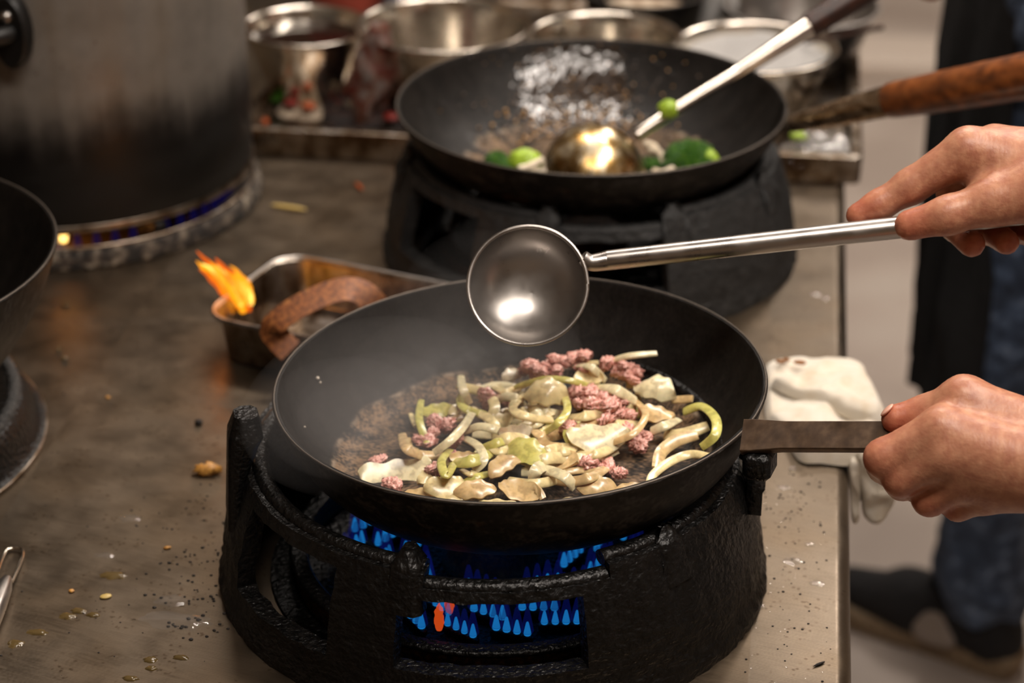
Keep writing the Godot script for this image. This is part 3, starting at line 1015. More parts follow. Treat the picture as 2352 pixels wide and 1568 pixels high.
func build_left() -> void:
	var r := thing("burner_ring", "low black burner ring with a pale gritty edge under the empty wok", "burner", Vector3(-0.793, TABLE, -1.495))
	var g0 := Geo.new()
	g0.lathe([Vector2(0.10, 0.0), Vector2(0.199, 0.0), Vector2(0.2, 0.002), Vector2(0.199, 0.004), Vector2(0.192, 0.005), Vector2(0.189, 0.020), Vector2(0.184, 0.032), Vector2(0.176, 0.036), Vector2(0.166, 0.034), Vector2(0.155, 0.026), Vector2(0.125, 0.012), Vector2(0.10, 0.008), Vector2(0.10, 0.0)], 96)
	part("ring_body", g0, M.iron, r)
	var e0 := Geo.new()
	var er := []
	for k in 97: er.append(Vector3(cos(TAU * k / 96.0) * 0.176, 0.034, sin(TAU * k / 96.0) * 0.176))
	e0.tube(er, [0.0055], 8, 1.0, Vector3.UP, false)
	part("ring_edge", e0, M.grit, r)
	var fo := Geo.new()
	er = []
	for k in 97: er.append(Vector3(cos(TAU * k / 96.0) * 0.199, 0.0022, sin(TAU * k / 96.0) * 0.199))
	fo.tube(er, [0.0018], 8, 1.0, Vector3.UP, false)
	part("ring_foot", fo, M.tray, r)
	make_wok("wok", "empty deep black wok with a thin pale rim beside the stock pot", Vector3(-0.7500, 0.8350, -1.4750), 0.19, 0.150, 0.045, Basis())
	# utensil with a wire hanging loop, lying on the table
	var u := thing("utensil", "utensil handle with a shiny wire hanging loop lying on the steel table", "utensil", Vector3(-0.5355, 0.8080, -1.2673))
	var P := [Vector3(-0.0263, -0.0020, -0.0496), Vector3(-0.0320, -0.0050, -0.0826), Vector3(-0.0262, -0.0050, -0.0897), Vector3(-0.0177, -0.0050, -0.0820), Vector3(-0.0107, -0.0010, -0.0363), Vector3(-0.0149, 0.0000, -0.0390), Vector3(0.0012, 0.0010, 0.0883)]
	var g := Geo.new()
	g.tube(bez([P[0], P[1], P[2], P[3], P[4]], 8), [0.0013], 8)
	part("hanging_loop", g, M.bright, u)
	var h := Geo.new()
	h.tube([P[5], P[5].lerp(P[6], 0.1), P[5].lerp(P[6], 0.3), P[6]], [0.004, 0.0065, 0.0075, 0.008], 14)
	part("handle", h, M.steel, u)

func build_pot() -> void:
	var c := Vector3(-0.735, TABLE, -2.045)
	var r := thing("burner_ring", "low crusted burner ring with pale scale under the stock pot", "burner", c)
	var g := Geo.new()
	g.lathe([Vector2(0.15, 0.0), Vector2(0.196, 0.0), Vector2(0.198, 0.003), Vector2(0.196, 0.014), Vector2(0.192, 0.020), Vector2(0.186, 0.021), Vector2(0.180, 0.018), Vector2(0.168, 0.008), Vector2(0.15, 0.006), Vector2(0.15, 0.0)], 96)
	part("ring_body", g, M.crust, r)
	var e := Geo.new()
	var ring := []
	for k in 97: ring.append(Vector3(cos(TAU * k / 96.0) * 0.189, 0.0205, sin(TAU * k / 96.0) * 0.189))
	e.tube(ring, [0.0025], 8, 1.0, Vector3.UP, false)
	part("ring_edge", e, M.tray, r)
	for k in 4:
		var a := PI / 4 + PI / 2 * k
		var b := Geo.new()
		b.box(Vector3(cos(a) * 0.165, 0.020, sin(a) * 0.165), Vector3(0.05, 0.0285, 0.016), 0.003, Basis(Vector3.UP, -a))
		part("pot_support", b, M.iron, r)
	var mv := glow(Color(0.10, 0.10, 0.42), 0.18, 0.45)
	var fl := cone(0.018, 0.0046).mesh()
	for k in 56:
		var a := TAU * k / 56
		if fposmod(rad_to_deg(a), 90.0) > 40 and fposmod(rad_to_deg(a), 90.0) < 50: continue
		var f := part("flame", fl, mv, r)
		f.position = Vector3(cos(a) * 0.166, 0.0095, sin(a) * 0.166)
	var y := part("flame", flame_tongue(0.034, 0.008, Vector3(0.002, 0, 0), 8), glow(Color(1.0, 0.78, 0.42), 2.5), r)
	y.position = Vector3(-0.7004, 0.8120, -1.9011) - c
	y.set_meta("label", "bright yellow flame")
	var l := OmniLight3D.new()
	l.name = "yellow_flame_light"
	l.light_color = Color(1.0, 0.62, 0.28); l.light_energy = 0.004; l.light_size = 0.012
	l.omni_range = 6.0; l.omni_attenuation = 2.0; l.shadow_enabled = true
	l.position = y.position + Vector3(0, 0.017, 0)
	r.add_child(l)
	var p := thing("stock_pot", "tall dull aluminium stock pot with a sooty black foot", "pot", c + Vector3(0, 0.0345, 0))
	var R := 0.190
	var H := 0.40
	var prof := [Vector2(0, 0), Vector2(R - 0.014, 0.0), Vector2(R - 0.005, 0.003), Vector2(R - 0.001, 0.010)]
	for k in range(1, 21): prof.append(Vector2(R, 0.012 + (H - 0.012) * k / 20.0))
	var o := Geo.new()
	var rows := []
	var first := true
	for q in prof:
		var row := []
		for k in 96: row.append(Vector3(cos(TAU * k / 96.0) * q.x, q.y, sin(TAU * k / 96.0) * q.x))
		rows.append(row)
	o.sheet(rows, true, false)
	# v follows the height
	for k in o.v.size(): o.uv[k].y = o.v[k].y / H
	part("pot_wall", o, M.pot, p)
	var fr := Geo.new()
	fr.lathe([Vector2(R - 0.016, 0.0), Vector2(R - 0.004, -0.0004), Vector2(R + 0.0008, 0.003), Vector2(R + 0.0012, 0.007), Vector2(R - 0.0005, 0.0095)], 96)
	part("foot_rim", fr, M.tray, p)
	var inn := Geo.new()
	inn.lathe([Vector2(R, H), Vector2(R + 0.004, H + 0.002), Vector2(R + 0.003, H + 0.007), Vector2(R - 0.003, H + 0.006), Vector2(R - 0.004, H), Vector2(R - 0.004, 0.006), Vector2(0, 0.006)], 96)
	part("pot_inside", inn, M.steel, p)
	# riveted side handle
	for q in [Vector3(-0.7622, 1.0474, -1.8570)]:
		var d: Vector3 = (q - p.position) * Vector3(1, 0, 1)
		d = d.normalized()
		var s := d.cross(Vector3.UP)
		var hy: float = q.y - p.position.y
		var hb := Geo.new()
		var pts := []
		for k in 13:
			var a := PI * k / 12.0
			pts.append(d * (R + 0.010 + 0.030 * sin(a)) + s * cos(a) * 0.055 + Vector3.UP * hy)
		hb.tube(pts, [0.0095], 12)
		part("side_handle", hb, M.black_plastic, p)
		for t in [-1.0, 1.0]:
			var pl := Geo.new()
			var row0 := []
			var row1 := []
			var row2 := []
			for k in 20:
				var a := TAU * k / 20
				var off: Vector3 = s * (t * 0.055 + cos(a) * 0.019) + Vector3.UP * (hy + sin(a) * 0.036)
				row0.append(off + d * (R - 0.003)); row1.append(off + d * (R + 0.008))
				row2.append(s * (t * 0.055 + cos(a) * 0.016) + Vector3.UP * (hy + sin(a) * 0.033) + d * (R + 0.011))
			pl.sheet([row0, row1, row2], true, true); pl.cap(row2, false)
			part("handle_plate", pl, M.black_plastic, p)
			var rv := lump(Vector3(0.006, 0.006, 0.006), 1, 0.0)
			var ro := part("rivet", rv, M.steel, p)
			ro.position = s * t * 0.055 + Vector3.UP * (hy + 0.016) + d * (R + 0.011)

func rounded_rect(hx: float, hz: float, r: float, y: float) -> Array:
	var out := []
	for c in [[1, 1, 0], [-1, 1, 90], [-1, -1, 180], [1, -1, 270]]:
		for k in 7:
			var a := deg_to_rad(c[2] + 15.0 * k)
			out.append(Vector3(c[0] * (hx - r) + cos(a) * r, y, c[1] * (hz - r) + sin(a) * r))
	return out

func build_tray_with_flame() -> void:
	var o := thing("baking_tray", "small deep rectangular steel tray with a scorched brown strap handle", "tray", Vector3(-0.3452, 0.8000, -1.7150))
	o.rotation.y = -0.2913
	var hx := 0.1350
	var hz := 0.0705
	var H := 0.045
	var g := Geo.new()
	var rows := []
	for q in [[0.018, 0.0, 0.018], [0.008, 0.0, 0.022], [0.005, 0.003, 0.024], [0.001, H - 0.002, 0.026], [-0.004, H, 0.028], [-0.005, H + 0.002, 0.029], [-0.003, H + 0.0025, 0.028], [0.002, H, 0.026], [0.008, 0.006, 0.022], [0.012, 0.0035, 0.020], [0.02, 0.003, 0.018]]:
		rows.append(rounded_rect(hx - q[0], hz - q[0], q[2], q[1]))
	g.sheet(rows, true, false)
	g.cap(rows[0], false)
	g.cap(rows[-1], true)
	part("tray_body", g, M.tray, o)
	var e := Geo.new()
	var rim := rounded_rect(hx + 0.004, hz + 0.004, 0.029, H + 0.0015)
	rim.append(rim[0])
	e.tube(rim, [0.0022], 8, 1.0, Vector3.UP, false)
	part("rolled_rim", e, M.steel, o)
	var S := [Vector3(-0.4106, 0.8360, -1.6473), Vector3(-0.4220, 0.8450, -1.6515), Vector3(-0.4257, 0.8580, -1.6503), Vector3(-0.4043, 0.8720, -1.6642), Vector3(-0.3767, 0.8800, -1.6810), Vector3(-0.3580, 0.8780, -1.6878), Vector3(-0.3427, 0.8660, -1.6866), Vector3(-0.3372, 0.8470, -1.6960)]
	var inv := o.transform.affine_inverse()
	var path := bez(S.map(func(p): return inv * p), 8)
	var sr := []
	var n := path.size()
	var side: Vector3 = (inv.basis * Vector3(-0.1000, 0.7200, 0.6800)).normalized()
	for k in n:
		var d: Vector3 = (path[mini(k + 1, n - 1)] - path[maxi(k - 1, 0)]).normalized()
		var s := d.cross(side).normalized()
		var u := s.cross(d)
		var row := []
		for q in [[-0.0115, 0.0006], [-0.0107, 0.0014], [0.0107, 0.0014], [0.0115, 0.0006], [0.0115, -0.0006], [0.0107, -0.0014], [-0.0107, -0.0014], [-0.0115, -0.0006]]:
			row.append(path[k] + s * q[0] + u * q[1])
		sr.append(row)
	var sg := Geo.new()
	sg.sheet(sr, true, false); sg.cap(sr[0], false); sg.cap(sr[-1], true)
	part("strap_handle", sg, M.strap, o)
	# the yellow flame that stands in the tray's corner
	var f := thing("flame", "ragged yellow orange flame standing in the corner of the steel tray", "flame", Vector3(-0.4778, 0.8300, -1.7298))
	var L: Vector3 = Vector3(-0.0208, 0.0000, 0.0067)
	var outer := glow(Color(1.0, 0.42, 0.05), 0.70, 0.5)
	var middle := glow(Color(1.0, 0.62, 0.10), 1.05, 0.6)
	var inner := glow(Color(1.0, 0.84, 0.40), 1.45, 0.75)
	var fr := RandomNumberGenerator.new()
	fr.seed = 4
	for k in 15:
		var t := k / 14.0
		var across: Vector3 = Vector3(0.9914, 0.0000, -0.1305) * lerpf(-0.010, 0.013, t) + Vector3(0, fr.randf_range(0.0, 0.012), fr.randf_range(-0.004, 0.004))
		var h := lerpf(0.050, 0.036, t) * fr.randf_range(0.75, 1.1)
		var p := part("flame_tongue", flame_tongue(h, fr.randf_range(0.0030, 0.0058), L * lerpf(1.15, 0.75, t) * fr.randf_range(0.8, 1.15), 30 + k), [outer, middle, outer, inner, middle][k % 5], f)
		p.position = across
	var l := OmniLight3D.new()
	l.name = "tray_flame_light"
	l.light_color = Color(1.0, 0.58, 0.22); l.light_energy = 0.002; l.light_size = 0.02
	l.omni_range = 6.0; l.omni_attenuation = 2.0; l.shadow_enabled = true
	l.position = Vector3(0, 0.03, 0) + L * 0.3
	f.add_child(l)

func build_back_tray() -> void:
	# long shallow steel tray along the back of the table
	var t := thing("back_tray", "long shallow steel tray along the back holding the seasoning bowls", "tray", Vector3(-0.251, TABLE, -2.457))
	var hx := 0.339
	var hz := 0.28
	var g := Geo.new()
	var rows := []
	for q in [[0.004, 0.0, 0.006], [0.001, 0.002, 0.008], [0.0, 0.030, 0.008], [0.0006, 0.032, 0.008], [0.004, 0.0325, 0.007], [0.012, 0.0325, 0.006], [0.014, 0.031, 0.006], [0.0145, 0.014, 0.006], [0.018, 0.012, 0.006]]:
		rows.append(rounded_rect(hx - q[0], hz - q[0], q[2], q[1]))
	g.sheet(rows, true, false)
	g.cap(rows[0], false); g.cap(rows[-1], true)
	part("tray_body", g, M.tray, t)
	var F := TABLE + 0.0125
	var b: Node3D
	b = make_bowl("bowl", "steel bowl of dark soy sauce next to the stock pot", Vector3(-0.5435, 0.8125, -2.3246), 0.070, 0.088, 0.031, M.bright, 0.004)
	liquid(b, 0.075, 0.0655, M.sauce, "sauce")
	b = make_bowl("bowl", "wide shiny steel bowl standing behind the left rim of the vegetable wok", Vector3(-0.3843, 0.8125, -2.3214), 0.093, 0.098, 0.060, M.bright)
	b = make_bowl("bowl", "shiny steel bowl between the wide bowl and the salt bowl", Vector3(-0.2027, 0.8125, -2.3234), 0.080, 0.092, 0.052, M.bright)
	b = make_bowl("bowl", "steel bowl heaped with white salt beside the ladle handle", Vector3(-0.0335, 0.8125, -2.3434), 0.085, 0.080, 0.056, M.bright, 0.007)
	var hp := Geo.new()
	var rows2 := []
	var hn := noise(30.0, FastNoiseLite.TYPE_SIMPLEX_SMOOTH, 3, 80)
	for s in 12:
		var row := []
		for k in 40:
			var a := TAU * k / 40
			var r := 0.0805 * s / 11.0
			row.append(Vector3(cos(a) * r, 0.069 + (0.014 * (1.0 - pow(s / 11.0, 2.0)) + hn.get_noise_2d(cos(a) * r, sin(a) * r) * 0.006) * float(s < 11), sin(a) * r))
		rows2.append(row)
	hp.sheet(rows2, true, true)
	part("salt_heap", hp, M.salt, b)
	b = make_bowl("bowl", "tall dark steel tub behind the salt bowl", Vector3(0.0164, 0.8125, -2.5164), 0.088, 0.075, 0.055, M.steel, 0.005)
	b = make_bowl("bowl", "dark bowl with a pale filling behind the middle bowls", Vector3(-0.1708, 0.8125, -2.5055), 0.072, 0.090, 0.05, M.dark_steel, 0.004)
	liquid(b, 0.060, 0.066, M.cloth, "filling")
	# wooden stick lying over the salt bowl
	var st := Geo.new()
	var q := [Vector3(0.0218, 0.8965, -2.3555), Vector3(0.1048, 0.9275, -2.3265)]
	st.tube([Vector3.ZERO, (q[1] - q[0]) * 0.5, q[1] - q[0]], [0.0022, 0.0026, 0.003], 10)
	var so := part("wooden_stick", st, M.darkwood, self)
	so.position = q[0]
	tag(so, "thin brown wooden stick sticking out of the salt bowl", "stick")
	# tubs behind
	var tb := Geo.new()
	tb.lathe([Vector2(0, 0), Vector2(0.050, 0.0), Vector2(0.052, 0.003), Vector2(0.062, 0.115), Vector2(0.066, 0.117), Vector2(0.066, 0.124), Vector2(0.060, 0.124), Vector2(0.050, 0.006), Vector2(0, 0.006)], 40)
	var to := part("plastic_tub", tb, M.red_tub, self)
	to.position = Vector3(-0.5175, 0.8125, -2.5082)
	tag(to, "red plastic tub behind the bowl of dark sauce", "tub")
	var bt := Geo.new()
	bt.lathe([Vector2(0, 0), Vector2(0.024, 0.0), Vector2(0.026, 0.003), Vector2(0.026, 0.11), Vector2(0.018, 0.128), Vector2(0.012, 0.135), Vector2(0.012, 0.155), Vector2(0.0, 0.156)], 28)
	var bo := part("bottle", bt, M.blue_grey, self)
	bo.position = Vector3(-0.4537, 0.8125, -2.4574)
	tag(bo, "blue grey squeeze bottle beside the red tub", "bottle")
	var bt2 := part("bottle", bt, M.salt, self)
	bt2.position = Vector3(-0.0854, 0.8125, -2.5508)
	tag(bt2, "white squeeze bottle behind the salt bowl", "bottle")
	# crumpled bag and cloths
	var bag := Geo.new()
	var bn := noise(18.0, FastNoiseLite.TYPE_SIMPLEX_SMOOTH, 3, 82)
	var br := []
	for s in 15:
		var row := []
		for k in 28:
			var a := TAU * k / 28
			var f := s / 14.0
			var r := 0.028 * pow(sin(PI * (0.12 + 0.80 * f)), 0.6)
			var p := Vector3(cos(a) * r * 0.9, 0.115 * f, sin(a) * r)
			row.append(p * (1.0 + 0.0) + Vector3(1, 0, 1) * bn.get_noise_3dv(p) * 0.014 + Vector3(0.018, 0, -0.01) * f)
		br.append(row)
	bag.sheet(br, true, false); bag.cap(br[0], false); bag.cap(br[-1], true)
	var go := part("plastic_bag", bag, M.red_bag, self)
	go.position = Vector3(-0.4631, 0.8125, -2.2536)
	tag(go, "crumpled plastic bag with red print between two steel bowls", "bag")
	var cl := Geo.new()
	pillow(cl, Vector3.ZERO, Vector3.RIGHT, Vector3.BACK, Vector3.UP, [Vector2(-0.028, -0.04), Vector2(0.0, -0.045), Vector2(0.08, -0.045), Vector2(0.125, -0.02), Vector2(0.06, 0.018), Vector2(0.01, 0.030), Vector2(-0.028, 0.018)], 0.004, 0.003, 12.0, 83)
	var co := part("cloth", cl, M.cloth, self)
	co.position = Vector3(-0.5408, 0.8125, -2.2927)
	tag(co, "pale beige crumpled cloth in front of the sauce bowl", "cloth")
	var rg := Geo.new()
	pillow(rg, Vector3.ZERO, Vector3.RIGHT, Vector3.BACK, Vector3.UP, [Vector2(-0.07, -0.04), Vector2(0.05, -0.05), Vector2(0.09, 0.0), Vector2(0.06, 0.035), Vector2(-0.05, 0.04)], 0.008, 0.006, 16.0, 84)
	var ro := part("rag", rg, M.rag, self)
	ro.position = Vector3(-0.4479, 0.8125, -2.2823)
	tag(ro, "dark rag with red patches next to the beige cloth", "rag")
	# scraps of vegetable by the sauce bowl, and knotted plastic in the tray's right end
	for s in [[Vector3(-0.5735, 0.8265, -2.2876), "leaf", "dark green vegetable scrap in front of the sauce bowl", 1], [Vector3(-0.5520, 0.8275, -2.2734), "chili", "dark red chili scrap in front of the sauce bowl", 2], [Vector3(-0.5303, 0.8275, -2.2663), "carrot", "orange carrot scrap in front of the sauce bowl", 3], [Vector3(-0.4291, 0.8325, -2.2314), "chili", "red chili scrap on the dark rag", 4], [Vector3(-0.5791, 0.8165, -2.2405), "carrot", "orange carrot scrap beside the stock pot", 6], [Vector3(0.0193, 0.8425, -2.2043), "lime", "pale green vegetable scrap under the socket of the wooden handle", 5]]:
		var o := part("vegetable_scrap", lump(Vector3(0.0085, 0.0045, 0.007), s[3], 0.5, 1.5), M[s[1]], self)
		o.position = s[0]
		tag(o, s[2], "vegetable", "vegetable scraps in the back tray")
	for s in [[Vector3(0.0197, 0.8205, -2.1980), 11], [Vector3(0.0409, 0.8205, -2.2135), 12], [Vector3(0.0628, 0.8205, -2.2087), 13], [Vector3(0.0323, 0.8205, -2.2407), 14], [Vector3(0.0535, 0.8205, -2.2370), 15]]:
		var o := part("plastic_wrap", lump(Vector3(0.022, 0.012, 0.018), s[1], 1.0, 3.2, 18, 28), M.wrap, self)
		o.position = s[0]
		tag(o, "knot of clear plastic wrap at the right end of the back tray", "wrap", "clear plastic wrap in the back tray")
	# added dark panel, stands in for shaded table and dark things behind the bowls
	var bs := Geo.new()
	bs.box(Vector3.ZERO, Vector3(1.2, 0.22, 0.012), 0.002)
	var sp := part("dark_backing", bs, M.dark_steel, self)
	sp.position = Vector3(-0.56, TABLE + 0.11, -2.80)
	tag(sp, "added dark panel standing in for the shaded back of the table", "panel")
	# resting ladle in the back wok
	var A := [Vector3(-0.1710, 0.9160, -1.8984), Vector3(-0.3386, -0.8526, -0.3980), [Vector3(-0.1348, 0.9424, -1.9256), Vector3(-0.1241, 0.9485, -1.9340), Vector3(-0.0891, 0.9661, -1.9586), Vector3(-0.0418, 0.9888, -1.9896), Vector3(0.0227, 1.0228, -2.0332)], Vector3(0.0199, 1.0214, -2.0317), Vector3(0.1760, 1.1056, -2.1189), Vector3(0.0362, 0.0264, -0.0272)]
	make_ladle("golden greasy steel ladle turned over in the wok of green vegetables", A[0], A[1], 0.0485, 0.040, A[2], [0.0055, 0.0068, 0.0108], M.gold, [A[3], A[4], 0.0125], M.darkwood, A[5], M.bright)

func liquid(b: Node3D, y: float, r: float, m: Material, called: String) -> void:
	var g := Geo.new()
	g.lathe([Vector2(r, y), Vector2(r * 0.97, y + 0.0006), Vector2(r * 0.5, y + 0.0004), Vector2(0, y + 0.0004)], 48)
	part(called, g, m, b)

func build_towel() -> void:
	var o := thing("towel", "folded cream kitchen towel hanging over the rolled table edge", "towel", Vector3(0.04, TABLE, -1.68))
	var T := [[Vector2(-0.0400, -0.0520), Vector2(0.0050, -0.0648), Vector2(0.0426, -0.0663), Vector2(0.0497, -0.0334), Vector2(0.0608, 0.0162), Vector2(0.0623, 0.0472), Vector2(0.0485, 0.0978), Vector2(0.0307, 0.1110), Vector2(0.0096, 0.1102), Vector2(-0.0088, 0.1082), Vector2(-0.0212, 0.0734), Vector2(-0.0358, 0.0524), Vector2(-0.0405, 0.0015)], [Vector2(-0.0358, 0.0029), Vector2(0.0042, -0.0123), Vector2(0.0433, -0.0141), Vector2(0.0587, 0.0503), Vector2(0.0423, 0.0640), Vector2(0.0118, 0.0409), Vector2(-0.0139, 0.0260)], [[Vector3(-0.0287, 0.0260, -0.0225), 0.00400], [Vector3(-0.0235, 0.0260, -0.0265), 0.00300], [Vector3(-0.0121, 0.0260, -0.0230), 0.00550]], [[Vector2(-0.0180, 0.0260), Vector2(0.0040, 0.0240), Vector2(0.0140, 0.0080), Vector2(0.0165, -0.0180), Vector2(0.0060, -0.0400), Vector2(-0.0080, -0.0360), Vector2(-0.0130, -0.0120)], Vector3(0.0555, -0.0126, 0.1043), Vector3(0.9914, 0.0000, -0.1305), Vector3(0.0000, 1.0000, 0.0000), Vector3(0.1305, -0.0000, 0.9914), 0.00700], [[Vector2(-0.0060, 0.0220), Vector2(0.0030, 0.0200), Vector2(0.0055, -0.0060), Vector2(0.0060, -0.0340), Vector2(0.0010, -0.0360), Vector2(-0.0030, -0.0120)], Vector3(0.0369, -0.0162, 0.1076), Vector3(0.9914, 0.0000, -0.1305), Vector3(0.0000, 1.0000, 0.0000), Vector3(0.1305, -0.0000, 0.9914), 0.00250], [[Vector2(-0.0120, 0.0240), Vector2(0.0100, 0.0220), Vector2(0.0100, -0.0060), Vector2(0.0040, -0.0260), Vector2(-0.0060, -0.0220), Vector2(-0.0100, 0.0000)], Vector3(0.0449, -0.0118, 0.0963), Vector3(0.9914, 0.0000, -0.1305), Vector3(0.0000, 1.0000, 0.0000), Vector3(0.1305, -0.0000, 0.9914), 0.00400]]
	var g := Geo.new()
	pillow(g, Vector3(0, 0.002, 0), Vector3.RIGHT, Vector3.BACK, Vector3.UP, T[0], 0.014, 0.007, 9.0, 95, 0.002)
	part("towel_fold", g, M.towel, o)
	g = Geo.new()
	pillow(g, Vector3(0, 0.016, 0), Vector3.RIGHT, Vector3.BACK, Vector3.UP, T[1], 0.009, 0.006, 12.0, 92, 0.002)
	part("towel_fold", g, M.towel, o)
	for k in 3:
		var h := Geo.new()
		pillow(h, T[3 + k][1], T[3 + k][2], T[3 + k][3], T[3 + k][4], T[3 + k][0], T[3 + k][5], 0.004, 14.0, 93 + k, T[3 + k][5])
		part("hanging_flap", h, M.towel, o)
	for s in T[2]:
		var l := lump(Vector3(s[1], 0.0016, s[1] * 0.6), 3, 0.5, 1.5)
		var p := part("stain", l, M.stain, o)
		p.position = s[0]
		p.set_meta("label", "brown sauce stain")

func skin_tint(tips: Array) -> Callable:
	return func(p: Vector3) -> Color:
		var d := 1.0
		for t in tips: d = minf(d, p.distance_to(t))
		var k := smoothstep(0.030, 0.008, d)
		return Color(1, 1, 1).lerp(Color(0.98, 0.74, 0.70), k)

func nail(c: Vector3, along: Vector3, out_dir: Vector3, w: float, l: float, parent: Node3D) -> void:
	var g := lump(Vector3(l, 0.0016, w), 1, 0.0, 1.0, 10, 16)
	var o := part("fingernail", g, M.nail, parent)
	var x := along.normalized()
	var y := (out_dir - x * out_dir.dot(x)).normalized()
	o.basis = Basis(x, y, x.cross(y))
	o.position = c

